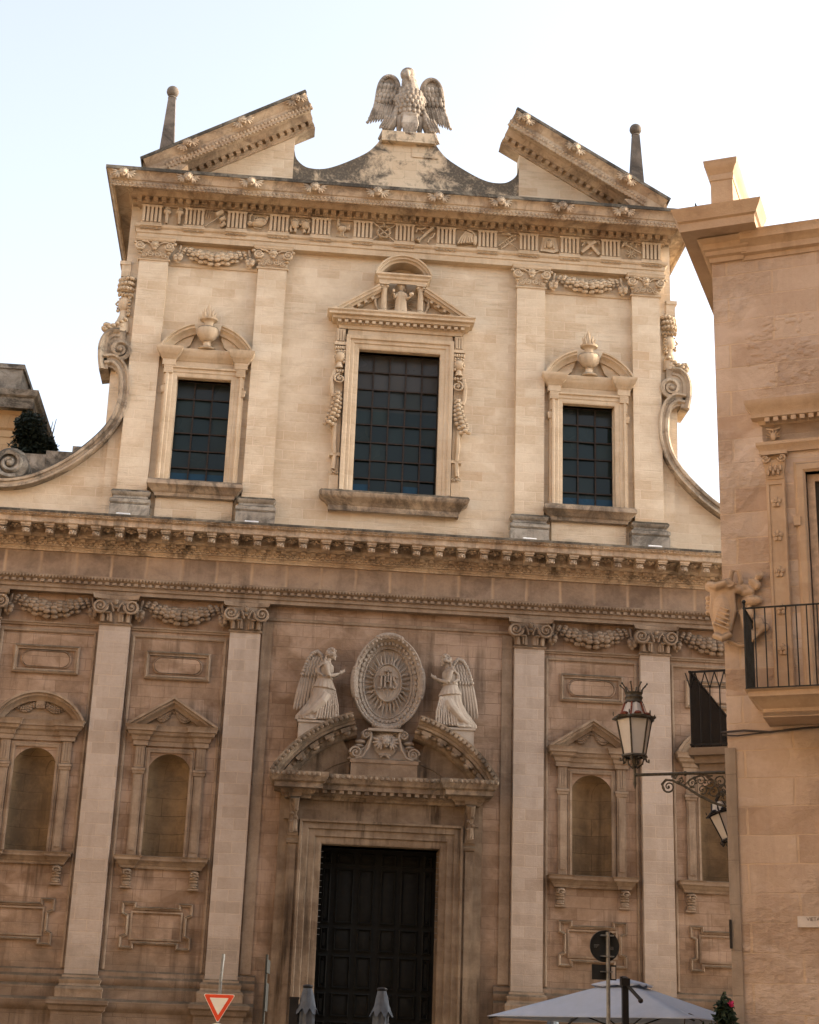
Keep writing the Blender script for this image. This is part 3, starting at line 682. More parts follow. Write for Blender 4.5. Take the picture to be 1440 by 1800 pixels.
def E_spears():
    mb = MB(); rod(mb,-.26,.23,.26,-.24,.02); rod(mb,-.26,-.22,.26,.20,.02)
    mb.tube([(.15*cos(a),Y,.15*sin(a)-.01) for a in [2*pi*i/20 for i in range(21)]], .03, 6)
    for i in range(20): a = 2*pi*i/20; mb.blob((.15*cos(a),Y-.02,.15*sin(a)-.01), .026, None, 5, 4)
    mb.blob((0,Y,.2), .035); return mb
def E_column():
    mb = MB(); mb.tube([(-.2,Y,-.2),(-.17,Y,-.16),(-.15,Y,-.14),(.12,Y,.14),(.14,Y,.17),(.18,Y,.2)], [.07,.07,.035,.04,.06,.05], 8)
    mb.tube([(-.24,Y,.05),(-.2,Y,.15),(-.1,Y,.14),(.0,Y,.2)], .025, 5); mb.tube([(.06,Y,-.22),(.09,Y,-.1),(.18,Y,-.05),(.22,Y,.06)], .025, 5); rod(mb,-.13,.1,.03,.02,.02); return mb
def E_robe():
    mb = MB()
    for k in range(6): u = k/5; mb.tube([(-.22+.07*k,Y,-.18+.01*k),(-.14+.05*k,Y,0),(-.02+.03*k,Y,.17-.012*k)], [.036,.035,.03], 6)
    mb.blob((.2,Y,-.03), (.06,.04,.16)); mb.tube([(.0,Y,.2),(.12,Y,.17),(.2,Y,.08)], .035, 6); return mb
def E_ladder():
    mb = MB(); rod(mb,-.24,-.15,.12,.18,.018); rod(mb,-.17,-.22,.19,.11,.018)
    for k in range(6): u = .1+.16*k; rod(mb,-.24+.36*u,-.15+.33*u,-.17+.36*u,-.22+.33*u,.013)
    rod(mb,.0,.0,.24,-.2,.015); rod(mb,-.15,.2,.2,.16,.016); mb.blob((.0,Y,.2), (.06,.03,.03)); return mb
def E_veil():
    mb = MB(); mb.prism([(-.16,.2),(.16,.2),(.24,-.16),(.1,-.22),(-.08,-.19),(-.22,-.19)], -.04, 0); mb.blob((0,-.06,0), (.085,.05,.12), None, 10, 8); mb.blob((0,-.11,-.01), (.018,.02,.035))
    for sx in (-1,1): mb.tube([(sx*.05,-.06,.11),(sx*.1,-.06,.02),(sx*.11,-.05,-.12)], .028, 5); mb.blob((sx*.03,-.10,.03), (.02,.02,.012))
    return mb
def E_cross():
    mb = MB(); mb.prism([(-.24,-.13),(.10,.2),(.15,.15),(-.19,-.18)], -.07, 0); mb.prism([(-.08,.13),(.2,-.2),(.25,-.15),(-.03,.18)], -.06, -.005); mb.tube([(-.22,Y,.02),(-.15,Y,.12),(-.22,Y,.18)], .02,5); mb.tube([(.12,Y,.12),(.2,Y,.2),(.24,Y,.1)], .02,5); mb.tube([(-.05,Y,-.2),(.05,Y,-.14)], .02,5); return mb
def E_hammer():
    mb = MB(); rod(mb,-.18,.17,.25,-.06,.02); mb.tube([(-.22,Y,.08),(-.19,Y,.16),(-.11,Y,.2)], [.02,.045,.035], 6)
    mb.tube([(.02,Y,.1),(-.02,Y,.2),(.06,Y,.22)], .014,5); mb.tube([(.12,Y,.08),(.14,Y,.2),(.22,Y,.17)], .014,5)
    for k in range(4): a = pi*k/4+.2; rod(mb,.13*cos(a),-.09+.13*sin(a),-.13*cos(a),-.09-.13*sin(a),.016)
    return mb
EM = [E_torches,E_tools,E_bag,E_faces,E_rooster,E_spears,E_column,E_robe,E_ladder,E_veil,E_cross,E_hammer]
for k, fn in enumerate(EM): obj('carved_emblem', fn(), M['upper_trim'], CH, ((k-5.5)*1.073,0,21.80), scale=(1.05,1.7,1.05), smooth=60)

# ---- raking halves of the broken pediment
RK = [(0,.4),(0,-.86),(-.04,-.86),(-.06,-.82),(-.14,-.77),(-.18,-.73),(-.19,-.72),(-.43,-.72),(-.43,-.66),(-.33,-.66),(-.33,-.36),(-.36,-.34),(-.42,-.28),(-.44,-.26),(-.44,-.12),(-.54,-.12),(-.56,-.06),(-.60,-.06),(-.60,.4)]
ang = atan2(2.31, 3.94)
for sx in (-1, 1):
    mb = MB(); pts = [(-6.72,22.93),(-2.76,25.26)]; d = Vector((3.96,2.33)).normalized()
    mb.sweep(pts, RK, 'XZ'); 
    cp = MB().sweep([(-6.76,22.907),(-2.74,25.272)], [(-.02,.3),(-.02,-.885),(.06,-.885),(.065,.3)], 'XZ')
    # lower foot where the rake dies on the cornice
    mb.prism([(-6.72,22.93),(-6.72,22.66),(-5.9,22.62),(-5.6,22.95)], -.7, .4)
    if sx > 0: mb.mirror(); cp.mirror()
    rk = obj('raking_cornice', mb, M['cornice_u'], CH); obj('coping', cp, M['upper_dark'], rk)
    mb = MB(); n2 = Vector((-d.y, d.x))
    for t_ in frange(.95, 4.5, .215):
        c = Vector(pts[0]) + d*t_ - n2*.49
        q = MB().box(-.06,.06,-.24,-.12,-.045,.05); mb.merge(q, Matrix.Translation((c.x,0,c.y)) @ Matrix.Rotation(-atan2(d.y,d.x),4,'Y'))
    if sx > 0: mb.mirror()
    obj('dentils', mb, M['cornice_u'], rk, smooth=0)
    mb = MB()
    for t_ in frange(.5, 4.56, .10):
        c = Vector(pts[0]) + d*t_ - n2*.31; mb.blob((c.x,-.725,c.y), (.05,.028,.06), Matrix.Rotation(-.5+t_*7 % 1.2,3,'Y'), 6, 4)
        c = Vector(pts[0]) + d*t_ - n2*.42; mb.blob((c.x,-.71,c.y), (.05,.035,.03), None, 6, 4)
    if sx > 0: mb.mirror()
    obj('leaf_moulding', mb, M['cornice_u'], rk)
    for t_ in (1.2, 2.75, 4.28):
        c = Vector(pts[0]) + d*t_ - n2*.12
        obj('cherub_head', CHB, None, rk, ((c.x if sx < 0 else -c.x), -.80, c.y), rot=(0, (-1 if sx < 0 else 1)*atan2(d.y,d.x), 0))
    mb = MB().prism([(-6.3,22.6),(-2.96,22.6),(-2.96,24.55),(-6.3,22.6+.02)], .0, .4)
    if sx > 0: mb.mirror()
    obj('tympanum', mb, M['upper'], CH, smooth=0)
# ---- concave central gable that carries the statue
crv = [(-2.96,22.6),(-2.96,24.1),(-2.90,23.86),(-2.74,23.68),(-2.53,23.59),(-2.16,23.60),(-1.72,23.78),(-1.14,24.13),(-.90,24.36),(-.74,24.60),(-.68,24.78)]; crv = crv[:1] + smooth(crv[1:], 4)
mb = MB().prism(crv + [(-x,z) for x,z in crv[::-1]], .06, .5)
mb.prism([(-.70,24.5),(.70,24.5),(.70,24.80),(-.70,24.80)], -.12, .75)
mb.prism([(.12,24.15),(.82,24.15),(.74,24.62),(.12,24.62)], .035, .1)
obj('gable', mb, M['gable'], CH, smooth=0)
# ---- ball-topped obelisks
for sx in (-1, 1):
    mb = MB(); b_, t_ = .27, .095
    mb.add([(-b_,-b_,22.7),(b_,-b_,22.7),(b_,b_,22.7),(-b_,b_,22.7),(-t_,-t_,25.96),(t_,-t_,25.96),(t_,t_,25.96),(-t_,t_,25.96)], [(0,1,2,3),(4,5,6,7),(0,1,5,4),(1,2,6,5),(2,3,7,6),(3,0,4,7)])
    mb.lathe(0,0,[(.07,25.95),(.12,25.97),(.11,26.0),(.05,26.02)],10)
    p = obj('obelisk', mb, M['obelisk'], CH, (sx*6.33, 1.0, 0))
    obj('ball', MB().blob((0,0,26.17), .165, None, 18, 12), M['obelisk'], p)

# ---- windows of the upper storey
def panes(x0, x1, z0, z1, nx, nz, y):
    g_ = MB(); b_ = MB(); rnd = random.Random(int(x0*100)+nx)
    dx = (x1-x0)/nx; dz = (z1-z0)/nz
    for i in range(nx):
        for j in range(nz):
            tx, tz = rnd.uniform(-.014,.014), rnd.uniform(-.014,.014); X = x0+i*dx; Z = z0+j*dz
            g_.add([(X,y-tx-tz,Z),(X+dx,y+tx-tz,Z),(X+dx,y+tx+tz,Z+dz),(X,y-tx+tz,Z+dz)], [(0,1,2,3)])
    for i in range(nx+1): b_.box(x0+i*dx-.018, x0+i*dx+.018, y-.05, y-.016, z0, z1)
    for j in range(nz+1): b_.box(x0, x1, y-.055, y-.018, z0+j*dz-.016, z0+j*dz+.016)
    return g_, b_
def swindow(cx):
    mb = MB(); W, Z0, Z1 = .66, 14.69, 17.41
    mb.sweep([(-W,Z0),(-W,Z1),(W,Z1),(W,Z0)], [(0,.4),(0,0),(.04,-.02),(.10,-.02),(.12,-.04),(.20,-.04),(.22,-.08),(.27,-.08),(.27,WY)], 'XZ')
    for sx in (-1,1):      # fluted side strips with brackets
        x = sx*.885
        mb.box(x-.10,x+.10,.02,WY,Z0,17.75)
        mb.box(x-.05,x-.02,-.0,.02,Z0+.1,16.9); mb.box(x+.02,x+.05,-.0,.02,Z0+.1,16.9)
        mb.sweep([(x+.10,WY),(x+.10,.02),(x-.10,.02),(x-.10,WY)], [(0,16.98),(-.03,16.98),(-.04,17.04),(-.05,17.09),(-.05,17.14),(0,17.15)], 'XY')
        for k in range(3): mb.box(x-.085+.065*k, x-.045+.065*k, -.03, .021, 17.2, 17.5)
        mb.box(x-.11,x+.11,-.09,WY,17.48,17.70)
        for i in range(4):
            for j in range(3): mb.box(x-.09+.05*i, x-.065+.05*i, -.098, -.085, 17.51+.06*j, 17.54+.06*j)
    fr = obj('window_frame', mb, M['upper_trim'], CH, (cx,0,0))
    mb = MB(); P = [(0,17.68),(.02,17.68),(.02,17.84),(.05,17.86),(.08,17.93),(.13,17.97),(.15,18.03),(.18,18.09),(.18,18.13),(0,18.15)]
    corn(mb, -.80, .80, .05, P)
    for sx in (-1,1): corn(mb, sx*.88-.14, sx*.88+.14, -.08, P)
    obj('entablature', mb, M['upper_trim'], fr)
    R = [(0,WY),(0,-.20),(-.04,-.20),(-.06,-.14),(-.10,-.14),(-.13,-.07),(-.17,-.03),(-.22,-.01),(-.22,WY)]
    rr = 1.28; zc = 18.15-.57+.0; a1 = math.asin(1.14/rr)
    for sx in (-1,1):
        pts = [(sx*rr*sin(a), 17.57+rr*cos(a)) for a in [a1-(a1-.27)*i/12 for i in range(13)]]
        if sx > 0: pts = pts[::-1]
        mb = MB().sweep(pts, R, 'XZ')
        mb.prism([(sx*1.0,18.15)]+[(x*.9,17.57+(z-17.57)*.9) for x,z in (pts if sx<0 else pts[::-1])]+[(sx*.34,18.52),(sx*.42,18.3),(sx*.6,18.15)], .05, WY)
        obj('pediment_arc', mb, M['upper_trim'], fr)
    mb = MB(); mb.lathe(0,0,[(.20,18.15),(.22,18.17),(.20,18.2),(.10,18.24),(.09,18.34),(.12,18.36),(.10,18.38)],14,.8)
    mb.lathe(0,0,[(.09,18.38),(.18,18.44),(.25,18.56),(.27,18.68),(.24,18.74),(.13,18.78)],32,.8,14,.045)
    mb.lathe(0,0,[(.12,18.78),(.11,18.88),(.14,18.92),(.22,18.95),(.23,18.99),(.17,19.01)],14,.8)
    for q,(h,ph) in enumerate([(.22,0),(.30,1),(.36,2),(.44,.5),(.36,1.5),(.28,2.5),(.2,3)]):
        x = -.15+.05*q; mb.tube([(x+.018*sin(ph+5*t),-.02-.02*(q%2),19.0+h*t) for t in [0,.2,.4,.6,.8,1]], [.035,.036,.032,.026,.018,.004], 5)
    obj('urn', mb, M['upper_trim'], fr, (0,-.06,0), smooth=50)
    mb = MB(); P = [(0,14.28),(.03,14.28),(.05,14.36),(.11,14.40),(.14,14.46),(.22,14.52),(.22,14.60),(.18,14.66),(0,14.69)]
    corn(mb, -.92, .92, -.02, P)
    obj('sill', mb, M['sill'], fr)
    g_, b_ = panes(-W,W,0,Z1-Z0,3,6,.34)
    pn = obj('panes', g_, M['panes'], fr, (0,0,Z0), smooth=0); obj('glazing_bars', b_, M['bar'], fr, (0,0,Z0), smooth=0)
    mb = MB().box(-.92,.92,.06,WY+.005,13.72,14.26); obj('apron', mb, M['upper'], fr, smooth=0)
for cx in (-4.79, 4.79): swindow(cx)

def herm_side():              # figured bracket beside the centre window: mask, scroll, hanging fruit
    mb = MB(); mb.box(-.10,.10,-.06,.1,18.62,19.0)
    for k in range(3): mb.box(-.075+.055*k,-.04+.055*k,-.09,-.05,18.66,18.97)
    mb.box(-.13,.13,-.11,.1,18.54,18.62)
    for k in range(5): mb.blob((-.10+.05*k,-.07,18.47), (.032,.05,.06))
    mb.blob((0,-.06,18.22), (.115,.11,.17), None, 12, 8); mb.blob((-.10,-.1,18.20), (.03,.03,.05)); mb.blob((-.08,-.09,18.10), (.03,.03,.02)); mb.blob((-.06,-.12,18.27), (.03,.03,.02))
    for k in range(6): mb.blob((-.08+.035*k,-.07,18.36+.015*(k%2)), (.035,.06,.04))
    for k in range(4): mb.blob((.09,-.08,18.32-.08*k), (.035,.05,.045))
    mb.tube([(0,-.05,18.08),(0,-.05,17.92)], [.06,.09], 8)
    mb.spiral(.02, 17.62, .12, 1.6, 1, -.10, pi/2, .028, n=20); mb.tube([(-.10,-.06,17.85),(-.15,-.06,17.6),(-.14,-.06,17.3),(-.10,-.05,17.15)], [.05,.05,.045,.04], 6)
    for k in range(3): mb.blob((-.04+.06*k,-.07,17.84), (.035,.04,.05))
    rnd = random.Random(3)
    for i in range(8):
        u = i/7; z = 17.22-.78*u; cx = -.0-.17*u*u; wd = .06+.10*u if u < .85 else .10
        for q in (-1,0,1): mb.blob((cx+q*wd*.75, -.08-.05*(q==0), z-.03*abs(q)), (.05+.012*u,.045,.062), None, 7, 5)
    mb.tube([(-.0,-.04,17.3),(-.02,-.03,16.9),(-.15,-.03,16.5)], [.07,.09,.1], 7)
    mb.tube([(-.03,-.02,16.45),(-.02,-.02,15.9),(-.0,-.02,15.65)], .05, 6); mb.box(-.11,.11,-.05,.1,15.60,15.68)
    mb.tube([(-.0,-.02,15.6),(-.02,-.03,15.25)], [.05,.045], 6); mb.spiral(-.07,15.16,.05,1.2,1,-.04,0,.018,n=12); mb.spiral(.05,15.16,.05,1.2,-1,-.04,pi,.018,n=12)
    mb.box(-.10,.10,-.05,.1,14.72,15.08); mb.prism([(-.09,18.6),(.09,18.6),(.09,15.1),(-.05,15.1),(-.07,16.2),(-.17,16.5),(-.15,17.4),(-.11,17.9)], .0, .12); return mb
mb = MB(); W, Z0, Z1 = 1.02, 14.71, 18.5
mb.sweep([(-W,Z0),(-W,Z1),(W,Z1),(W,Z0)], [(0,.4),(0,0),(.05,-.03),(.12,-.03),(.14,-.06),(.22,-.06),(.24,-.10),(.30,-.12),(.33,-.12),(.33,WY)], 'XZ')
mb.box(-1.32,1.32,-.0,WY,18.83,19.08)
cw = obj('window_frame', mb, M['upper_trim'], CH)
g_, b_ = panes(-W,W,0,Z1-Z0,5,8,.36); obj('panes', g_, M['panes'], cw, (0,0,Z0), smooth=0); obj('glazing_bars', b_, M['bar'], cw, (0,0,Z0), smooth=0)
hs = herm_side().mesh('figured_bracket', M['upper_trim'], 50)
for sx in (-1,1): obj('figured_bracket', hs, None, cw, (sx*1.49,.03,0), scale=(sx*-1.15,1.2,1))
mb = MB(); P = [(0,19.02),(.04,19.02),(.06,19.10),(.10,19.12),(.10,19.20),(.22,19.22),(.24,19.28),(.32,19.30),(.32,19.36),(.36,19.40),(.36,19.43),(0,19.46)]
corn(mb, -1.50, 1.50, -.0, P)
for x in frange(-1.55,1.55,.17): mb.box(x-.045,x+.045,-.20,-.09,19.13,19.20)
obj('entablature', mb, M['upper_trim'], cw)
R = [(0,WY),(0,-.30),(-.04,-.30),(-.06,-.26),(-.11,-.26),(-.11,-.20),(-.16,-.16),(-.16,-.08),(-.23,-.06),(-.23,WY)]
for sx in (-1,1):
    mb = MB(); pts = [(-1.72,19.46),(-.60,20.20)] if sx < 0 else [(.60,20.20),(1.72,19.46)]
    mb.sweep(pts, R, 'XZ'); mb.prism([(sx*1.6,19.46),(sx*.58,20.1),(sx*.58,19.46)], .03, WY)
    for k in range(6):
        u = .12+.15*k; x = sx*(1.72-1.12*u); z = 19.46+.74*u-.24; q = MB().box(-.04,.04,-.17,-.06,-.035,.035); mb.merge(q, Matrix.Translation((x,0,z)) @ Matrix.Rotation(sx*atan2(.74,1.12),4,'Y'))
    obj('pediment_slope', mb, M['upper_trim'], cw)
mb = MB()                     # little tabernacle with columns
mb.box(-.60,.60,-.28,WY,19.44,19.50); mb.box(-.60,-.5,.0,WY,19.5,20.4); mb.box(.5,.60,.0,WY,19.5,20.4); mb.box(-.6,.6,.12,WY+.05,19.5,20.4)
for sx in (-1,1):
    x = sx*.46; mb.lathe(x,-.16,[(.10,19.50),(.10,19.54),(.075,19.57),(.07,20.12),(.08,20.14)],10)
    mb.blob((x-.07,-.22,20.19), .045); mb.blob((x+.07,-.22,20.19), .045); mb.box(x-.12,x+.12,-.28,.1,20.22,20.26); mb.box(x-.09,x+.09,-.22,.1,20.13,20.22)
    mb.tube([(sx*.62,-.05,20.3),(sx*.66,-.05,20.1),(sx*.68,-.05,19.8),(sx*.6,-.05,19.6)], [.03,.05,.04,.02], 6)
corn(mb, -.58, .58, -.24, [(0,20.26),(.02,20.26),(.03,20.34),(.07,20.37),(.08,20.42),(.13,20.46),(.13,20.50),(0,20.52)])
rr = (.5**2+.72**2)/(2*.5); a1 = math.asin(.72/rr)
pts = [(rr*sin(-a1+2*a1*i/16), 21.03-rr+rr*cos(-a1+2*a1*i/16)) for i in range(17)]
mb.sweep(pts, [(0,WY),(0,-.37),(-.03,-.37),(-.05,-.32),(-.09,-.32),(-.11,-.26),(-.15,-.24),(-.15,WY)], 'XZ')
obj('tabernacle', mb, M['upper_trim'], cw)
mb = MB()
for k in range(22):
    a = 2*pi*k/22; r1 = .50 if k % 2 else .40
    mb.tube([(.12*cos(a),.08,19.92+.12*sin(a)),(r1*.85*cos(a),.08,19.92+r1*sin(a))], [.03,.008], 4)
obj('ray_burst', mb, M['upper_trim'], cw)
mb = MB(); P = [(0,14.20),(.02,14.20),(.03,14.33),(.06,14.35),(.10,14.42),(.20,14.48),(.24,14.52),(.26,14.60),(.22,14.66),(0,14.70)]
corn(mb, -1.56, 1.56, .0, P); obj('sill', mb, M['sill'], cw)

# ---- scrolled shoulders with figured herms
def shoulder(sx):
    curve = [(-7.00,17.42),(-6.94,17.30),(-6.88,17.05),(-6.86,16.73),(-6.91,16.42),(-7.02,16.12),(-7.20,15.84),(-7.42,15.56),(-7.75,15.28),(-8.12,15.0),(-8.50,14.78),(-8.90,14.62),(-9.3,14.52)]
    body = [(-6.9,13.45)] + [(x+.05,z-.05) for x,z in smooth(curve)] + [(-9.9,14.45),(-10.4,14.5),(-10.4,13.45)]
    mb = MB().prism(body, .22, .9)
    mb.prism([(-6.9,13.45),(-6.9,18.4),(-6.98,18.4),(-7.1,17.5),(-7.05,13.45)], .2, .9)
    if sx > 0: mb.mirror()
    sh = obj('shoulder_wall', mb, M['upper'], CH, smooth=0)
    # scroll band: lip, hook round the small volute, long concave sweep, big volute
    path = [(-7.36,17.46),(-7.20,17.60),(-7.05,17.60),(-6.93,17.46),(-6.86,17.2),(-6.84,16.8),(-6.90,16.42),(-7.03,16.10),(-7.25,15.78),(-7.55,15.45),(-7.92,15.12),(-8.35,14.83),(-8.8,14.62),(-9.25,14.52),(-9.62,14.62),(-9.78,14.9),(-9.70,15.18)]
    mb = MB(); Bp = [(0,.9),(0,.02),(.05,-.04),(.11,-.04),(.13,.0),(.19,.0),(.22,-.06),(.27,-.06),(.27,.9)]
    mb.sweep(smooth([(-7.24,17.585),(-7.14,17.60)]+path[2:14]+[(-9.48,14.56),(-9.64,14.78)]), [(o_, y_) for o_, y_ in Bp], 'XZ')
    outer = [(-7.36,17.46),(-7.42,17.8),(-7.43,18.15),(-7.34,18.42),(-7.15,18.58),(-6.95,18.60)]
    outer = smooth(outer); mb.sweep(outer, [(0,.9),(0,-.04),(-.06,-.08),(-.12,-.04),(-.14,.0),(-.22,.0),(-.22,.9)], 'XZ')
    mb.prism([(-7.35,17.48),(-7.40,17.8),(-7.41,18.15),(-7.32,18.4),(-7.15,18.55),(-6.80,18.58),(-6.80,17.3),(-6.9,17.42),(-7.04,17.54),(-7.2,17.57)], .03, .85)
    mb.spiral(-6.90, 18.03, .24, 1.9, 1, .0, -pi/2, .075, n=30)
    mb.blob((-6.9,.1,18.03), (.27,.12,.27), None, 16, 8)
    if sx > 0: mb.mirror()
    obj('scroll_band', mb, M['band'], sh, smooth=50)
    mb = MB(); mb.spiral(-9.22, 14.90, .36, 2.0, -1, .02, -pi*.35, .085, n=34); mb.lathe(0,0,[(.40,-.05),(.42,.4)],20)
    mb.v = mb.v[:]                     # big rolled end
    q = MB().lathe(0,0,[(.34,0),(.42,.03),(.42,.75),(.3,.8)],24); mb2 = MB(); mb2.merge(MB().spiral(-9.22,14.90,.36,2.0,-1,.04,-pi*.35,.085,n=34)); mb2.merge(q, Matrix.Translation((-9.22,.1,14.90)) @ Matrix.Rotation(-pi/2,4,'X'))
    if sx > 0: mb2.mirror()
    obj('rolled_end', mb2, M['left_dark'], sh, smooth=50)
    # herm: foliage, bust in profile, basket capital
    mb = MB()
    for k in range(9): a = radians(100-20*k+60); mb.blob((-7.0-.22*cos(a*1)*-1 - .14, .1, 18.62+.10*sin(k*1.1)), (.085,.12,.07), None, 7, 5)
    for k in range(6): mb.blob((-7.30+.09*k, .05, 18.56+.07*k*.9), (.075,.1,.06), Matrix.Rotation(.5,3,'Y'), 7, 5)
    mb.blob((-7.33,.1,18.60), .085)
    mb.lathe(-6.93,.2,[(.20,18.55),(.19,18.8),(.14,18.95),(.10,19.06),(.10,19.16)],12)
    mb.blob((-6.92,.2,19.36), (.17,.16,.25), None, 14, 10)
    mb.tube([(-7.08,.18,19.44),(-7.14,.18,19.34),(-7.09,.18,19.30)], [.02,.03,.025], 6); mb.blob((-7.09,.18,19.24), (.03,.04,.018)); mb.blob((-7.075,.18,19.165), (.045,.06,.045)); mb.blob((-7.05,.1,19.46), (.03,.03,.015))
    for k in range(9): mb.blob((-7.07+.04*k,.08+.0*k,19.56+.02*(k%2)), (.04,.09,.05), None, 6, 4)
    for k in range(6): mb.blob((-6.80,.1,19.5-.09*k), (.06,.08,.055), None, 6, 4)
    for r_ in range(3):
        mb.lathe(-6.92,.2,[(.14,19.66+.14*r_),(.18,19.69+.14*r_),(.19,19.75+.14*r_),(.15,19.80+.14*r_)],14)
        for k in range(8): a = pi+pi*k/7; mb.blob((-6.92+.19*cos(a+.2*r_), .2+.19*sin(a), 19.74+.14*r_), (.05,.05,.06), None, 6, 4)
    mb.box(-7.08,-6.85,.1,.5,20.10,20.52); mb.box(-7.13,-6.85,.08,.5,20.42,20.52); mb.box(-7.0,-6.85,.2,.8,18.4,20.3)
    if sx > 0: mb.mirror()
    obj('herm', mb, M['upper_trim'], sh, smooth=50)
for sx in (-1, 1): shoulder(sx)

# ---- portal
mb = MB(); P = [(-1.33,0),(-1.33,6.26),(1.33,6.26),(1.33,0)]
mb.sweep(P, [(0,.7),(0,-.12),(.06,-.15),(.14,-.15),(.16,-.19),(.30,-.19),(.32,-.23),(.44,-.23),(.46,-.28),(.51,-.28),(.51,WY)], 'XZ')
for sx in (-1,1):
    mb.box(*sorted((sx*1.84,sx*2.08)), -.16, WY, 0, 6.35); mb.box(*sorted((sx*1.90,sx*2.02)), -.20, -.159, .3, 6.2)
    mb.sweep([(sx*1.96+.12,WY),(sx*1.96+.12,-.17),(sx*1.96-.12,-.17),(sx*1.96-.12,WY)], [(0,6.24),(-.03,6.24),(-.05,6.3),(-.03,6.34),(-.05,6.4),(0,6.42)], 'XY')
    mb.box(*sorted((sx*2.08,sx*2.30)), -.02, WY, 0, 7.3)
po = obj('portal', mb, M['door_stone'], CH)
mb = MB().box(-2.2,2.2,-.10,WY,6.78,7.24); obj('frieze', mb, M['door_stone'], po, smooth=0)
for sx in (-1,1):
    mb = MB(); mb.box(-.12,.12,-.2,WY,6.42,7.3)
    mb.prism([(-.11,7.3),(.11,7.3),(.11,6.4),(-.11,6.4)], -.24, -.19); mb.tube([(0,-.24,6.5),(0,-.28,6.62),(0,-.26,6.85),(0,-.36,7.1),(0,-.42,7.22)], [.10,.09,.07,.10,.11], 8)
    for k in range(7): mb.blob((.05*(-1)**k,-.3-.015*k,6.6+.09*k), (.05,.04,.045), None, 6, 4)
    mb.spiral(-.02,6.5,.07,1.3,1,-.32,0,.02,n=14); mb.box(-.14,.14,-.42,WY,7.24,7.32)
    obj('console', mb, M['door_stone'], po, (sx*1.98,0,0))
P = [(0,7.22),(.04,7.22),(.06,7.28),(.12,7.32),(.14,7.38),(.16,7.40),(.30,7.42),(.30,7.52),(.36,7.56),(.38,7.62),(.42,7.68),(.42,7.76),(0,7.80)]
mb = MB(); corn(mb, -2.0, 2.0, -.12, P)
for sx in (-1,1): corn(mb, sx*1.92-.24, sx*1.92+.24, -.30, P)
for x in frange(-1.7,1.7,.19): mb.box(x-.05,x+.05,-.40,-.26,7.345,7.415); 
pc = obj('cornice', mb, M['portal_dark'], po)
mb = MB()
for x in frange(-1.58,1.58,.125): mb.blob((x,-.54,7.70), (.05,.025,.045), None, 6, 4)
for sx in (-1,1):
    for x in frange(sx*2.0-.52,sx*2.0+.52,.12): mb.blob((x,-.72,7.70), (.045,.025,.045), None, 6, 4)
mb.box(-1.62,1.62,-.53,-.50,7.66,7.74)
for sx in (-1,1): mb.box(sx*2.0-.55,sx*2.0+.55,-.705,-.50,7.66,7.74)
obj('leaf_moulding', mb, M['portal_dark'], pc)
zc, rr = 6.27, 3.0
Rp = [(0,WY),(0,-.66),(-.05,-.66),(-.15,-.60),(-.17,-.56),(-.22,-.54),(-.24,-.50),(-.31,-.50),(-.33,-.38),(-.42,-.36),(-.45,-.22),(-.56,-.18),(-.60,-.1),(-.60,WY)]
for sx in (-1,1):
    A0, A1 = math.asin(2.58/rr), math.asin(.78/rr)
    an = [A0-(A0-A1)*i/14 for i in range(15)]
    pts = [(-rr*sin(a), zc+rr*cos(a)) for a in an]
    mb = MB().sweep(pts, [(o_*.80, y_) for o_, y_ in Rp], 'XZ')
    if sx > 0: mb.mirror()
    ar = obj('pediment_arc', mb, M['portal_dark'], po)
    mb = MB(); bk = MB().sweep([(-(rr-.27)*sin(a), zc+(rr-.27)*cos(a)) for a in an], [(0,-.40),(0,-.37),(-.03,-.37),(-.03,-.40)], 'XZ')
    for i in range(19):
        a = A0-(A0-A1)*(i+.5)/19; x, z = -sin(a)*(rr-.08), zc+cos(a)*(rr-.08)
        mb.blob((x,-.645,z), (.055,.03,.05), Matrix.Rotation(-a,3,'Y'), 7, 4); 
        a += .035; x, z = -sin(a)*(rr-.09), zc+cos(a)*(rr-.09); mb.tube([(x,-.64,z+.05),(x,-.64,z-.05)], .014, 4)
    for i in range(5):
        a = A0-(A0-A1)*(i+.6)/5.2; x, z = -sin(a)*(rr-.31), zc+cos(a)*(rr-.31)
        bk.merge(MB().box(-.11,.11,-.48,-.3,-.06,.03).blob((.0,-.42,-.09),(.09,.07,.06)).blob((.2,-.36,-.03),(.08,.05,.05)), Matrix.Translation((x,0,z)) @ Matrix.Rotation(-a,4,'Y'))
    if sx > 0: mb.mirror(); bk.mirror()
    obj('leaf_moulding', mb, M['portal_dark'], ar); obj('soffit_blocks', bk, M['portal_dark'], ar)
    mb = MB().prism([(-2.3,7.8)]+[(-(rr-.43)*sin(a), zc+(rr-.43)*cos(a)) for a in an[4:] if (rr-.43)*sin(a) > .97]+[(-.95,8.62),(-.84,8.42),(-.78,8.2),(-.78,7.8)], -.05, WY)
    mb.tube([(-(1.55)*sin(a), 7.0+1.55*cos(a)*.92) for a in [0]] and [(-1.45,-.055,7.82),(-1.15,-.055,8.02),(-.80,-.055,8.15)], .012, 4)
    if sx > 0: mb.mirror()
    obj('tympanum', mb, M['door_stone'], po)
mb = MB().box(-.76,.76,-.22,WY,7.78,8.16); mb.sweep([(.76,WY),(.76,-.22),(-.76,-.22),(-.76,WY)], [(0,8.10),(-.02,8.10),(-.02,8.18),(0,8.20)], 'XY'); mb.box(-.76,.76,-.22,WY,8.1,8.199)
obj('tablet', mb, M['lower_trim'], po)
mb = MB()                     # scrolled pedestal
mb.prism([(-.85,8.2),(.85,8.2),(.7,8.35),(.45,8.5),(.36,8.7),(.36,8.86),(-.36,8.86),(-.36,8.7),(-.45,8.5),(-.7,8.35)], -.10, WY)
mb.box(-.40,.40,-.26,WY,8.84,8.90)
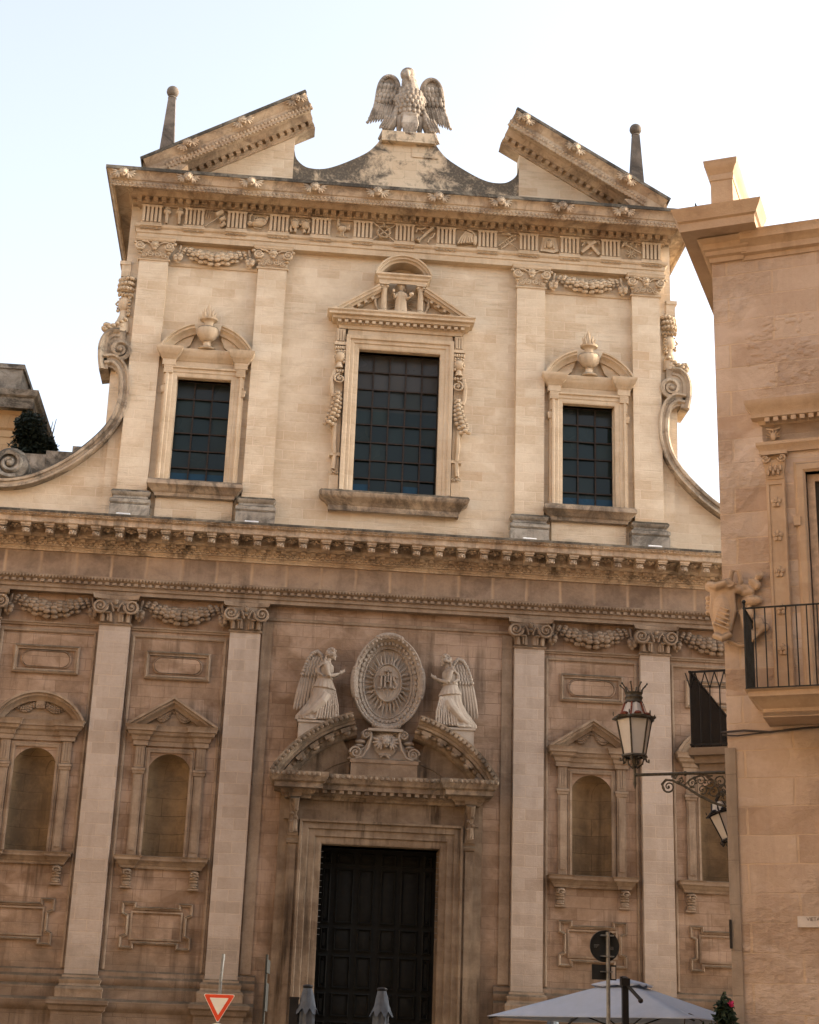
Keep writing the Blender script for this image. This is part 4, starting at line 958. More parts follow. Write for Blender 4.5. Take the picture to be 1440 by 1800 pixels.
for k in range(9): mb.blob((-.26+.065*k,-.14,8.80), (.022,.03,.022), None, 6, 4)
for sx in (-1,1):
    mb.spiral(sx*.66,8.33,.13,1.7,sx,-.2,0 if sx>0 else pi,.028,n=24); mb.blob((sx*.66,-.1,8.33), (.15,.1,.15), None, 12, 6)
    mb.spiral(sx*.43,8.76,.10,1.7,-sx,-.2,pi if sx > 0 else 0,.026,n=24); mb.blob((sx*.45,-.1,8.76), (.12,.1,.11), None, 12, 6)
    mb.tube([(sx*.66,-.2,8.20),(sx*.5,-.2,8.25),(sx*.38,-.2,8.45),(sx*.32,-.2,8.7),(sx*.33,-.2,8.82)], .03, 6)
    mb.blob((sx*.55,-.08,8.60), (.13,.1,.055)); mb.blob((sx*.58,-.08,8.50), (.12,.1,.05)); 
    for k in range(4): mb.blob((sx*(.52+.03*k),-.14,8.42-.03*k), (.04,.04,.03), None, 6, 4)
sp = obj('scrolled_pedestal', mb, M['statue'], po, smooth=50)
mb = MB().lathe(0,0,[(.02,0),(.27,.0),(.28,.04),(.25,.06)],24); mb = MB().merge(mb, Matrix.Translation((0.02,-.10,8.55)) @ Matrix.Rotation(pi/2,4,'X'))
mb.merge(cherub(), Matrix.Translation((.02,-.14,8.57)) @ Matrix.Diagonal((1.0,1,1.1,1))); mb.tube([(-.13,-.2,8.30),(.0,-.22,8.32),(.13,-.2,8.28)], .025, 5); mb.tube([(-.1,-.2,8.25),(.0,-.22,8.31),(.12,-.2,8.23)], .02, 5)
obj('cherub_medallion', mb, M['statue'], sp, smooth=50)

# ---- the great oval
ov = thing('oval_medallion', 'large carved oval medallion with sun rays and the letters JHS above the portal', 'medallion', (0.02, WY, 10.02))
def ell(rx, rz, n=56): return [(rx*cos(2*pi*i/n), rz*sin(2*pi*i/n)) for i in range(n)][::-1]
mb = MB().sweep(ell(.60,.88), [(-.06,0),(-.06,-.14),(0,-.16),(.06,-.18),(.12,-.26),(.18,-.34),(.21,-.36),(.235,-.34),(.235,-.2),(.19,0)], 'XZ', True)
mb.prism(ell(.62,.9), -.08, 0)
fr = obj('frame', mb, M['statue'], ov)
mb = MB()
for i in range(44):
    a = 2*pi*i/44; ca, sa = cos(a), sin(a)
    mb.blob((.655*ca,-.22,.935*sa), (.04,.035,.045), None, 6, 4); mb.blob((.75*ca,-.335,1.05*sa), (.035,.03,.04), None, 6, 4)
    if i % 2 == 0: mb.blob((.575*ca,-.17,.84*sa), (.022,.022,.022), None, 5, 4)
    else: mb.blob((.575*ca,-.17,.84*sa), (.016,.02,.03), None, 5, 4)
mb.tube([(.575*cos(2*pi*i/48),-.155,.84*sin(2*pi*i/48)) for i in range(49)], .014, 4); mb.tube([(.66*cos(2*pi*i/48),-.20,.935*sin(2*pi*i/48)) for i in range(49)], .02, 4); mb.tube([(.75*cos(2*pi*i/48),-.315,1.05*sin(2*pi*i/48)) for i in range(49)], .02, 4)
obj('egg_moulding', mb, M['statue'], fr)
# four clasping scrolls
for (a0, a1) in ((70,110), (250,290), (-18,16), (166,200)):
    mb = MB(); pts = [(.80*cos(radians(a)),-.30,1.10*sin(radians(a))) for a in [a0+(a1-a0)*i/8 for i in range(9)]]
    mb.tube(pts, [.06,.075,.08,.08,.08,.08,.08,.075,.06], 8, 1.1)
    for i in range(1,8): p_ = pts[i]; mb.blob((p_[0]*1.0, -.38, p_[2]*1.0), (.03,.02,.03), None, 5, 4)
    for q in (pts[0], pts[-1]): mb.blob(q, (.07,.09,.07), None, 8, 6)
    obj('strap_scroll', mb, M['statue'], fr)
mb = MB(); rnd = random.Random(2)
for k in range(32):
    a = 2*pi*k/32; ca, sa = cos(a), sin(a); i_ = Vector((.33*ca,-.13,.46*sa)); L_ = 1.78 if k % 2 else 1.62
    o_ = Vector((.33*L_*ca*1.02,-.12,.46*(1+(L_-1)*.98)*sa))
    if k % 4 == 2:
        n_ = Vector((-sa,0,ca)); mb.tube([i_, i_.lerp(o_,.35)+n_*.02, i_.lerp(o_,.7)-n_*.02, o_], [.035,.03,.02,.004], 5)
    else: mb.tube([i_, o_], [.042,.004], 4)
obj('ray_burst', mb, M['statue'], ov)
mb = MB().prism(ell(.31,.44), -.19, -.08); mb.sweep(ell(.31,.44), [(-.02,-.1),(-.02,-.20),(.0,-.23),(.02,-.21),(.03,-.1)], 'XZ', True)
ic = obj('inner_disc', mb, M['statue'], ov)
mb = MB(); y_ = -.215
def bar(mb, x0, z0, x1, z1, t_=.042, y0=-.265, y1=-.185):
    d = Vector((x1-x0, z1-z0)).normalized(); n_ = Vector((-d.y,d.x))*t_/2
    mb.prism([(x0+n_.x,z0+n_.y),(x1+n_.x,z1+n_.y),(x1-n_.x,z1-n_.y),(x0-n_.x,z0-n_.y)], y0, y1)
# J
bar(mb,-.155,.16,-.155,-.10); bar(mb,-.20,.16,-.115,.16,.022); mb.tube([(-.155,y_-.02,-.08),(-.165,y_-.02,-.13),(-.20,y_-.02,-.15),(-.235,y_-.02,-.125)], .024, 6)
# H with the cross rising from its bar
bar(mb,-.065,.16,-.065,-.13); bar(mb,.065,.16,.065,-.13); bar(mb,-.06,.02,.06,.02,.03)
for x in (-.065,.065):
    for z in (.16,-.13): bar(mb,x-.035,z,x+.035,z,.018)
bar(mb,0,.02,0,.36,.03); bar(mb,-.085,.27,.085,.27,.032)
# S
mb.tube([(.21,y_-.02,.11),(.195,y_-.02,.15),(.16,y_-.02,.16),(.128,y_-.02,.13),(.132,y_-.02,.075),(.17,y_-.02,.02),(.205,y_-.02,-.04),(.205,y_-.02,-.10),(.165,y_-.02,-.135),(.13,y_-.02,-.12),(.12,y_-.02,-.08)], .025, 6)
# three nails
for dx in (-.13,0,.13): mb.tube([(dx,y_,-.19),(0+dx*.12,y_,-.38)], [.012,.006], 5); mb.blob((dx,y_,-.185), (.03,.02,.012), None, 6, 4)
obj('lettering', mb, M['statue'], ic)

# ---- door leaves
mb = MB().box(-1.34,1.34,.55,.7,0,6.28)
dr = obj('door', mb, M['darkwood'], CH, smooth=0)
mb = MB()
zs = [.2,1.1,1.75,2.55,3.15,3.95,4.55,5.85,6.2]
for zi in range(len(zs)-1):
    for xa, xb in ((-1.28,-1.02),(-.98,-.50),(-.46,-.04),(.04,.46),(.50,.98),(1.02,1.28)):
        z0, z1 = zs[zi]+.04, zs[zi+1]-.04
        mb.sweep([(xa+.03,z0),(xa+.03,z1),(xb-.03,z1),(xb-.03,z0)], [(0,.55),(0,.52),(-.03,.50),(-.05,.53),(-.05,.55)], 'XZ', True)
        mb.add([(xa+.10,.548,z0+.07),(xb-.10,.548,z0+.07),(xb-.10,.548,z1-.07),(xa+.10,.548,z1-.07),(xa+.16,.52,z0+.13),(xb-.16,.52,z0+.13),(xb-.16,.52,z1-.13),(xa+.16,.52,z1-.13)], [(0,1,5,4),(1,2,6,5),(2,3,7,6),(3,0,4,7),(4,5,6,7)])
obj('door_panelling', mb, M['darkwood'], dr)
mb = MB()
for z in frange(4.3,6.1,.13):
    for sx in (-1,1): mb.tube([(sx*1.33,.0,z),(sx*1.27,-.01,z)], .006, 4)
obj('bird_spikes', mb, M['pole'], dr)

# =================================================================== STATUES
def feather(mb, p0, p1, w0, thick=.02, n=7):
    p0, p1 = Vector(p0), Vector(p1); c = (p0+p1)/2; L_ = (p1-p0).length; d = (p1-p0).normalized()
    xa = d; ya = Vector((0,1,0)); za = xa.cross(ya).normalized(); ya = za.cross(xa)
    mb.blob(c, (L_*.56, thick, w0), Matrix((xa, ya, za)).transposed(), n, 6)
def angel(sx):
    """kneeling-striding angel facing +x, feet at z=0"""
    b = MB(); n = 40
    rings = [(.03,-.08,.50,.24),(.12,-.10,.47,.235),(.25,-.07,.40,.22),(.42,-.02,.32,.21),(.60,.03,.27,.20),(.78,.04,.235,.185),(.92,.04,.20,.165),(1.0,.045,.165,.145)]
    v = []
    for zi, (z, cx, rx, ry) in enumerate(rings):
        for j in range(n):
            a = 2*pi*j/n; am = .05*(1-zi/8)+.015; q = 1+am*cos(13*a+zi*.25)+am*.5*cos(7*a+1)
            v.append((cx+rx*q*cos(a), ry*q*sin(a), z))
    b.add(v, [(i*n+j,i*n+(j+1)%n,(i+1)*n+(j+1)%n,(i+1)*n+j) for i in range(len(rings)-1) for j in range(n)]+[tuple(range(n)),tuple(range(7*n,8*n))])
    b.tube([(.10,-.14,.62),(.02,-.20,.46),(-.20,-.20,.22),(-.42,-.14,.08)], [.12,.115,.09,.06], 9)      # thigh and trailing shin under the cloth
    b.tube([(-.40,-.12,.08),(-.48,-.13,.03)], [.045,.035], 8); b.blob((-.33,-.2,.045), (.10,.045,.04)); b.blob((-.20,-.24,.03), (.10,.04,.03))
    b.tube([(.22,-.10,.60),(.30,-.10,.36),(.22,-.08,.1)], [.10,.09,.07], 8)
    for k in range(9):                                                                                  # hanging folds
        x = -.05+.05*k; b.tube([(x*.7+.05,-.19,.72),(x*1.05,-.235,.36),(x*1.25-.05,-.245,.05)], [.014,.02,.022], 5)
    # peplum
    v = []
    for zi,(z,rx,ry) in enumerate([(1.03,.165,.14),(.95,.20,.17),(.86,.235,.20),(.78,.265,.225),(.775,.21,.18)]):
        for j in range(n): a = 2*pi*j/n; q = 1+.05*zi/3*cos(15*a); v.append((.05+rx*q*cos(a)-.0*zi, ry*q*sin(a), z-.03*cos(a)))
    b.add(v, [(i*n+j,i*n+(j+1)%n,(i+1)*n+(j+1)%n,(i+1)*n+j) for i in range(4) for j in range(n)]+[tuple(range(n)),tuple(range(4*n,5*n))])
    b.tube([(.05+.175*cos(a),.15*sin(a),1.035-.02*cos(a)) for a in [2*pi*i/16 for i in range(17)]], .022, 6)
    b.lathe(.06,0,[(.155,1.02),(.165,1.12),(.185,1.22),(.18,1.32),(.12,1.40),(.06,1.44)],16,.82)
    b.tube([(.09,0,1.38),(.13,0,1.50)], [.065,.055], 8)
    # draped collar
    for k in range(3): b.tube([(.17,-.10,1.36-.02*k),(.02,-.17,1.40-.02*k),(-.10-.02*k,-.13,1.28-.02*k),(-.10-.02*k,-.12,1.15),(.0,-.17,1.06)], .026, 6)
    # arms and joined hands
    for yy in (-1, 1):
        b.tube([(.06,yy*.17,1.33),(.09,yy*.19,1.2),(.13,yy*.18,1.06)], [.062,.058,.05], 9)
        b.tube([(.13,yy*.18,1.06),(.24,yy*.13,1.09),(.36,yy*.05,1.15)], [.052,.045,.032], 9)
        b.blob((.40,yy*.035,1.175), (.045,.018,.035), Matrix.Rotation(-.5,3,'Y'))
        for k in range(4): b.tube([(.42,yy*.028,1.165+.018*k),(.475+.006*k,yy*.022,1.20+.02*k),(.51-.006*k,yy*.02,1.225+.022*k)], [.013,.011,.008], 5)
        b.tube([(.39,yy*.035,1.20),(.40,yy*.03,1.245)], [.013,.009], 5)
    # head with face
    hx, hz = .17, 1.60
    b.blob((hx,0,hz), (.105,.09,.125), Matrix.Rotation(.2,3,'Y'), 16, 12); b.blob((hx+.05,0,hz-.06), (.06,.06,.065), None, 10, 8)
    b.tube([(hx+.095,0,hz+.02),(hx+.125,0,hz-.035),(hx+.10,0,hz-.045)], [.014,.018,.014], 6); b.blob((hx+.10,0,hz-.075), (.018,.03,.010)); b.blob((hx+.085,0,hz-.115), (.03,.03,.025))
    for yy in (-1,1): b.blob((hx+.085,yy*.04,hz+.005), (.018,.018,.010)); b.blob((hx-.005,yy*.09,hz-.02), (.02,.012,.03))
    rnd = random.Random(5)
    for k in range(60):
        a = rnd.uniform(0,2*pi); t = rnd.uniform(0,1.9); d = Vector((sin(t)*cos(a), sin(t)*sin(a), cos(t)))
        if d.x > .45 and d.z < .62: continue
        b.blob((hx+d.x*.115, d.y*.105, hz+.01+d.z*.13), .037, None, 6, 4)
    for k in range(4): b.blob((hx-.12-.01*k, -.04, hz-.06-.05*k), (.035,.045,.03), None, 6, 5)
    return b
def angel_wing():
    mb = MB(); arch = [(-.06,1.22),(-.10,1.42),(-.17,1.58),(-.27,1.66),(-.38,1.62),(-.48,1.48),(-.56,1.30),(-.63,1.10)]
    mb.tube([(x,.03,z) for x,z in arch], [.04,.05,.055,.055,.05,.045,.035,.02], 7)
    tips = [(-.20,.78),(-.29,.66),(-.38,.57),(-.47,.48),(-.55,.40),(-.63,.34),(-.71,.31),(-.78,.32)]
    roots = [(-.12,1.2),(-.2,1.2),(-.28,1.2),(-.36,1.2),(-.44,1.2),(-.5,1.2),(-.56,1.18),(-.62,1.12)]
    for (rx,rz),(tx,tz) in zip(roots,tips): feather(mb, (rx,.05,rz), (tx,.05,tz), .048, .028)
    for r_ in range(6):
        z = 1.50-.07*r_
        for c in range(6):
            x = -.14-.075*c-.02*(r_%2)-.012*r_; 
            if z > 1.60-abs(x+.25)*1.1+.1: continue
            feather(mb, (x,.015,z+.03), (x-.02,.015,z-.10), .036, .026)
    for i in range(18):
        u = i/17*7; k = min(6,int(u)); t = u-k; x = arch[k][0]*(1-t)+arch[k+1][0]*t; z = arch[k][1]*(1-t)+arch[k+1][1]*t
        mb.blob((x,.0,z), (.05,.03,.035), Matrix.Rotation(.7,3,'Y'), 6, 4)
    mb.prism([(-.08,1.2),(-.13,1.45),(-.25,1.6),(-.4,1.55),(-.55,1.25),(-.62,1.0),(-.70,.5),(-.45,.65),(-.2,.95)], .04, .075)
    return mb
AG = angel(1).mesh('figure', M['statue'], 60); AW = angel_wing().mesh('wing', M['statue'], 60)
for sx, lab in ((-1,'stone angel praying on the left arc of the portal pediment, facing right'), (1,'stone angel praying on the right arc of the portal pediment, facing left')):
    t = thing('angel_statue', lab, 'statue', (sx*1.50, -.30, 8.95), group='stone angels flanking the oval medallion')
    m_ = -sx
    f_ = obj('figure', AG, None, t, scale=(m_,1,1)); remesh(f_, .011)
    obj('wing', AW, None, t, (-sx*.10,.08,.02), scale=(m_*.92,1,1)); obj('wing', AW, None, t, (-sx*.06,.22,.05), scale=(m_*.86,1,1))
    mb = MB().prism([(-.50,-.05),(.40,-.05),(.40,-.03),(.12,-.06),(-.12,-.17),(-.50,-.42)], -.22, .44); mb.box(-.53,.36,-.25,.44,-.05,0)
    if sx > 0: mb.mirror()
    obj('pedestal', mb, M['statue'], t)

# child statue in the tabernacle over the centre window
t = thing('child_statue', 'small robed child statue raising one hand in the tabernacle above the middle window', 'statue', (-.03,-.12,19.50))
b = MB(); n = 28; v = []
RG = [(.0,.175,.12),(.05,.165,.115),(.25,.145,.105),(.45,.135,.10),(.56,.13,.09),(.62,.07,.06)]
for z,rx,ry in RG:
    for j in range(n): a = 2*pi*j/n; q = 1+.05*cos(9*a)*(1-z); v.append((rx*q*cos(a), ry*q*sin(a), z))
b.add(v, [(i*n+j,i*n+(j+1)%n,(i+1)*n+(j+1)%n,(i+1)*n+j) for i in range(5) for j in range(n)]+[tuple(range(n)),tuple(range(5*n,6*n))])
b.tube([(0,0,.58),(0,0,.66)], .045, 8); b.blob((0,-.01,.74), (.085,.085,.105), None, 14, 10); b.blob((0,-.09,.73), (.014,.018,.022)); b.blob((0,-.08,.69), (.022,.015,.008))
for q in (-1,1): b.blob((q*.032,-.08,.755), (.013,.012,.009)); b.blob((q*.085,0,.74), (.012,.02,.025))
for k in range(9): a = pi*k/8; b.blob((.08*cos(a),-.02,.77+.07*sin(a)), (.03,.05,.03), None, 6, 4)
b.tube([(-.10,-.02,.53),(-.17,-.06,.42),(-.20,-.12,.50)], [.05,.045,.032], 7); b.blob((-.205,-.13,.545), (.028,.018,.033))
for k in range(4): b.tube([(-.225+.014*k,-.135,.565),(-.23+.015*k,-.14,.62-.012*abs(k-1.5))], .008, 5)
b.tube([(-.18,-.135,.54),(-.165,-.14,.575)], .008, 5)
b.tube([(.10,-.02,.53),(.17,-.06,.40),(.22,-.12,.42)], [.05,.045,.032], 7); b.blob((.235,-.13,.435), (.03,.03,.02)); b.blob((.25,-.13,.50), .06, None, 12, 8)
for k in range(4): b.tube([(.215+.02*k,-.15,.43),(.21+.024*k,-.18,.475)], .008, 5)
for q in (-1,1): b.blob((q*.06,-.10,.015), (.035,.05,.02))
remesh(obj('figure', b, M['upper_trim'], t, smooth=60), .009)
mb = MB().tube([(.13*cos(a),.06,.76+.13*sin(a)) for a in [2*pi*i/20 for i in range(21)]], .015, 5); obj('halo', mb, M['upper_trim'], t)

# pelican with chicks on the gable
t = thing('pelican_statue', 'large weathered stone pelican with spread wings and chicks on top of the gable', 'statue', (0.03, .28, 24.80))
b = MB()
b.blob((0,-.03,.98), (.40,.33,.62), None, 18, 14); b.tube([(0,-.05,1.25),(.0,-.08,1.55),(-.05,-.08,1.86)], [.32,.21,.155], 12); b.blob((-.09,-.09,1.97), (.21,.21,.185), None, 14, 10)
b.tube([(-.13,-.22,1.95),(-.14,-.33,1.84),(-.10,-.37,1.70),(-.06,-.36,1.60)], [.10,.09,.06,.016], 8); b.blob((-.09,-.22,2.05),(.13,.09,.03))
for k in range(9): b.blob((-.22+.035*k,-.06-.04*sin(k),2.12-.006*(k-4)**2), (.026,.03,.04), None, 6, 4)
for q in (-1,1): b.blob((-.10+q*.12,-.19,1.99), (.035,.04,.025))
for r_ in range(9):                                     # breast scales
    z = 1.74-.125*r_; w_ = [.17,.20,.245,.30,.345,.37,.375,.36,.33][r_]; m_ = [5,5,6,7,8,8,8,8,7][r_]
    for k in range(m_):
        a = -pi*.92+pi*.84*(k+.5*(r_%2))/(m_-.5); b.blob((w_*cos(a)-.04*(r_<3), -.07+w_*.80*sin(a), z), (.055,.045,.085), Matrix.Rotation(-.25,3,'X'), 7, 5)
for k in range(7):                                      # tail fan hanging in front
    x = -.18+.06*k; b.tube([(x*.8,-.26,.62),(x*1.1,-.34,.3),(x*.7,-.32,.0)], [.045,.05,.035], 6, 1)
b.blob((0,-.34,-.04), (.16,.08,.06)); b.blob((-.09,-.37,-.03), .05); b.blob((.09,-.37,-.03), .05); b.blob((0,-.39,-.04), .05); b.blob((0,-.24,.62), (.26,.10,.12))
for q in (-1,1):
    b.tube([(q*.25,-.08,.60),(q*.27,-.12,.34),(q*.28,-.12,.08)], [.16,.09,.045], 8)
    for k in (-1,0,1): b.tube([(q*.28,-.12,.08),(q*.28+.06*k,-.22,.06),(q*.28+.09*k,-.27,.0)], [.035,.035,.02], 6)
    b.tube([(q*.28,.0,1.25),(q*.42,.02,1.12)], [.16,.12], 8)
remesh(obj('body', b, M['pelican'], t, smooth=60), .014)
def pelican_wing():
    mb = MB(); out = [(.28,1.15),(.33,1.42),(.33,1.66),(.40,1.86),(.54,1.95),(.70,1.90),(.82,1.70),(.88,1.42),(.92,1.08),(.99,.74),(1.12,.42)]; key = out
    so = smooth(out, 4); mb.tube([(x,-.02,z) for x,z in so], [.075-.045*(k/len(so))**2 for k in range(len(so))], 8)
    mb.prism(so[:-3]+[(.95,.62),(.7,.66),(.45,.85)], .0, .07)
    for k in range(10):
        u = k/9; feather(mb, (.38+.50*u,-.04,1.16), (.48+.63*u,-.06-.02*(k%2),.52-.14*u+.04*sin(3*u)), .044, .04)
    for r_ in range(4):
        for k in range(5):
            x = .38+.105*k+.03*(r_%2); z = 1.60-.145*r_; feather(mb, (x,-.07,z+.09), (x+.02,-.085,z-.11), .056, .04)
    for i in range(22):
        u = i/21*9; k = min(8,int(u))+1; tt = u-k+1; x = out[k][0]*(1-tt)+out[k+1 if k<10 else 10][0]*tt; z = out[k][1]*(1-tt)+out[k+1 if k<10 else 10][1]*tt
        mb.blob((x,-.055,z), (.05,.04,.04), None, 6, 5)
    return mb
PW = pelican_wing().mesh('wing', M['pelican'], 60)
for sx in (-1,1): obj('wing', PW, None, t, (0,.1,0), scale=(sx,1,1), rot=(0,0,-sx*.08))
def chick():
    b = MB(); b.blob((0,0,.30), (.15,.15,.22), Matrix.Rotation(.25,3,'Y'), 12, 8); b.tube([(.04,0,.42),(.10,-.02,.58),(.14,-.02,.70)], [.11,.08,.065], 8); b.blob((.15,-.02,.74), (.075,.07,.07))
    b.tube([(.18,-.04,.76),(.25,-.06,.84)], [.035,.01], 6)
    for r_ in range(4):
        for k in range(4): feather(b, (-.03-.03*r_+.06*k-.05,-.14,.46-.07*r_), (-.07-.04*r_+.06*k-.05,-.15,.30-.075*r_), .035, .03)
    b.tube([(-.08,0,.15),(-.22,0,-.12)], [.09,.05], 8)
    for k in range(3): feather(b, (-.08+.03*k,-.06,.12), (-.25+.05*k,-.06,-.16), .03, .03)
    for q in (-.04,.05): b.tube([(q,-.06,.12),(q,-.08,.0)], .022, 6); [b.tube([(q,-.08,.01),(q+.04*k,-.15,.0)], .016, 5) for k in (-1,0,1)]
    return b
CK = chick().mesh('chick', M['pelican'], 60)
for sx in (-1,1): obj('chick', CK, None, t, (sx*.52,-.14,.0), scale=(-sx*1.15,1.15,1.12))

# ---- flood lights on the ledge
fl = MB().box(-.16,.16,-.06,.06,0,.06); flm = fl.mesh('housing', M['white_metal'], 30)
LB = {-6.36:'white linear floodlight at the foot of the far left upper pilaster', -3.37:'white linear floodlight at the foot of the upper pilaster left of the middle window', 3.23:'white linear floodlight at the foot of the upper pilaster right of the middle window', 6.26:'white linear floodlight at the foot of the far right upper pilaster'}
for x, lab in LB.items():
    t = thing('floodlight', lab, 'floodlight', (x,-.62,13.44), group='floodlights on the ledge below the upper pilasters')
    obj('housing', flm, None, t, (0,0,.08), rot=(radians(25),0,0)); obj('bracket', MB().box(-.12,-.09,-.03,.03,0,.1).box(.09,.12,-.03,.03,0,.1), M['pole'], t)

# =================================================================== LEFT SIDE BUILDING
t = thing('side_building', 'ochre stone building with dark lichened eaves beyond the left shoulder of the church', 'building', (-12, 6, 0))
OX = -12
x_r = -9.98
mb = MB().box(-18-OX, x_r-.35-OX, 0, 14, 0, 18.4); obj('wall', mb, M['left'], t, smooth=0)
mb = MB(); xr = x_r-.35-OX
mb.sweep([(xr,14),(xr,0),(-6,0)], [(.3,17.85),(-.03,17.85),(-.03,18.05),(-.10,18.10),(-.12,18.25),(-.16,18.40),(-.18,18.588),(.3,18.588)], 'XY'); obj('bed_moulding', mb, M['left'], t); mb = MB()
mb.sweep([(xr,14),(xr,0),(-6,0)], [(.3,18.59),(-.5,18.59),(-.5,18.54),(-.54,18.54),(-.54,18.84),(-.62,18.90),(-.66,19.06),(.3,19.16)], 'XY')
obj('cornice', mb, M['left_dark'], t)
mb = MB().box(-6,-.02+(-9.98-.3-OX)-.1,.6,2.5,19.0,20.2); mb.box(-6,.03+(-9.98-.3-OX)-.1,.55,2.55,20.2,20.34); obj('attic', mb, M['left_dark'], t, smooth=0)
mb = MB().box(1.75-.35,2.35-.35,10,12.5,0,19.6); obj('chimney', mb, M['left'], t, smooth=0)
# parapet wall behind the shoulder
t = thing('parapet_wall', 'mottled grey rooftop parapet wall behind the left scroll of the church', 'wall', (-8.4, 2.2, 12.9))
mb = MB(); mb.box(-1.3,-.35,0,.35,.05,3.08); mb.box(-.352,.3,.02,.35,.05,3.2); mb.box(.298,1.1,.0,.35,.05,3.36); obj('wall', mb, M['left_dark'], t, smooth=0)
def leafy(name, par, centres, n, size, mat, rnd):
    mb = MB()
    for _ in range(n):
        c, r_ = rnd.choice(centres); d = Vector((rnd.gauss(0,1),rnd.gauss(0,1),rnd.gauss(0,1))).normalized()*rnd.random()**.4
        p_ = Vector(c)+Vector((d.x*r_[0],d.y*r_[1],d.z*r_[2])); a = Vector((rnd.uniform(-1,1),rnd.uniform(-1,1),rnd.uniform(-1,.6))).normalized(); s_ = size*rnd.uniform(.6,1.4)
        b_ = a.orthogonal().normalized()*s_*.3
        mb.add([p_-b_*.3, p_+a*s_*.5-b_, p_+a*s_, p_+a*s_*.5+b_], [(0,1,2,3)])
    return obj(name, mb, mat, par, smooth=0)
t = thing('caper_bush', 'dark green bush growing on the wall under the eaves of the left building', 'bush', (-9.42, 4.4, 15.5)); rnd = random.Random(8)
leafy('foliage', t, [((-.3,0,.9),(.5,.5,.9)),((.05,.1,1.3),(.45,.4,.7)),((.25,.2,1.5),(.3,.3,.4)),((-.2,0,2.0),(.4,.5,.5))], 6500, .13, M['bushleaf'], rnd)
mb = MB()
for k in range(9): a = rnd.uniform(-1,1); mb.tube([(a*.1,0,0),(a*.3,.1,.9),(a*.55,.1,1.9+rnd.random()*.5)], [.04,.03,.008], 5)
obj('stem', mb, M['lamp_iron'], t)

# =================================================================== RIGHT-HAND PALACE (local x along its front, local y into the block)
TH = radians(25.5); PO = Vector((2.85,-17.77,0))
pa = thing('palace', 'tawny rough limestone corner building with balconies at the right edge', 'building', PO, -TH)
def W(x, y, z):               # palace-local to world
    return (PO.x+x*cos(TH)+y*sin(TH), PO.y-x*sin(TH)+y*cos(TH), z)
mb = MB(); wall_with_holes(mb, 0, 9, 0, .7, 0, 12.0, [(1.06,2.05,5.80,8.70)]); mb.box(0,.5,.7,12,0,12); mb.box(8.5,9,.7,12,0,12); mb.box(0,9,11.5,12,0,12); mb.box(0,9,.5,12,11.9,12.0)
mb.prism([(0,0),(0,0)], 0, 0) if False else None
obj('wall', mb, M['palace'], pa, smooth=0)
# corner chamfer below the cable
mb = MB().add([(-.012,-.012,0),(.14,-.012,0),(-.012,.14,0),(-.012,-.012,5.3),(.14,-.012,5.3),(-.012,.14,5.3)], [(0,1,2),(3,4,5),(0,1,4,3),(1,2,5,4),(2,0,3,5)])
obj('corner_stone', MB().box(-.035,.09,-.022,.16,0,5.30), M['corner'], pa, smooth=0)
# patches of rubble masonry where the render has gone
rnd = random.Random(12); mb = MB()
for (cx,cz,w_,h_) in ((.95,10.75,.5,.22),(.75,10.35,.55,.3),(1.25,10.4,.3,.2),(.9,10.0,.5,.2),(.55,10.55,.25,.15)):
    for k in range(26): mb.blob((cx+rnd.uniform(-w_,w_)*.6, .005, cz+rnd.uniform(-h_,h_)*.6), (rnd.uniform(.03,.10),rnd.uniform(.008,.018),rnd.uniform(.02,.05)), Matrix.Rotation(rnd.uniform(-.3,.3),3,'Y'), 6, 4)
obj('rubble_patch', mb, M['palace'], pa)
# eaves: front, and the deep side eaves seen from below
mb = MB(); FP = [(0.2,11.72),(-.02,11.72),(-.03,11.78),(-.08,11.80),(-.08,11.88),(-.12,11.93),(-.17,11.96),(-.17,12.03),(-.20,12.08),(.2,12.12)]
mb.sweep([(9,0),(.40,0)], FP, 'XY'); obj('front_cornice', mb, M['palace_trim'], pa)
mb = MB()
mb.sweep([(.40,.1),(.40,-.02),(0,-.02),(0,12)], [(.1,11.74),(-.02,11.74),(-.03,11.80),(-.07,11.82),(-.07,11.88),(-.10,11.90),(-.10,11.98),(-.16,12.04),(.1,12.06)], 'XY')
mb.sweep([(.29,.1),(.29,-.05),(0,-.05),(0,12)], [(.1,12.06),(-.34,12.06),(-.34,12.18),(-.37,12.20),(-.37,12.22),(-.42,12.30),(-.44,12.36),(.1,12.40)], 'XY')
for k in range(7): pass
obj('eaves', mb, M['palace_trim'], pa)
obj('roof_cap', MB().add([(-.39,.8,12.37),(.02,.8,12.37),(.02,1.2,12.37),(-.39,1.2,12.37),(-.37,1.0,13.30)], [(0,1,2,3),(0,1,4),(1,2,4),(2,3,4),(3,0,4)]), M['black'], pa, smooth=0)
mb = MB().box(0.02,.31,-.01,6.5,12.38,13.02); mb.sweep([(.31,6.5),(.31,-.01),(.02,-.01),(.02,6.5)], [(.1,12.98),(-.01,12.98),(-.02,13.05),(-.01,13.07),(-.04,13.13),(-.07,13.18),(-.08,13.26),(.1,13.28)], 'XY')
obj('parapet', mb, M['palace_trim'], pa)
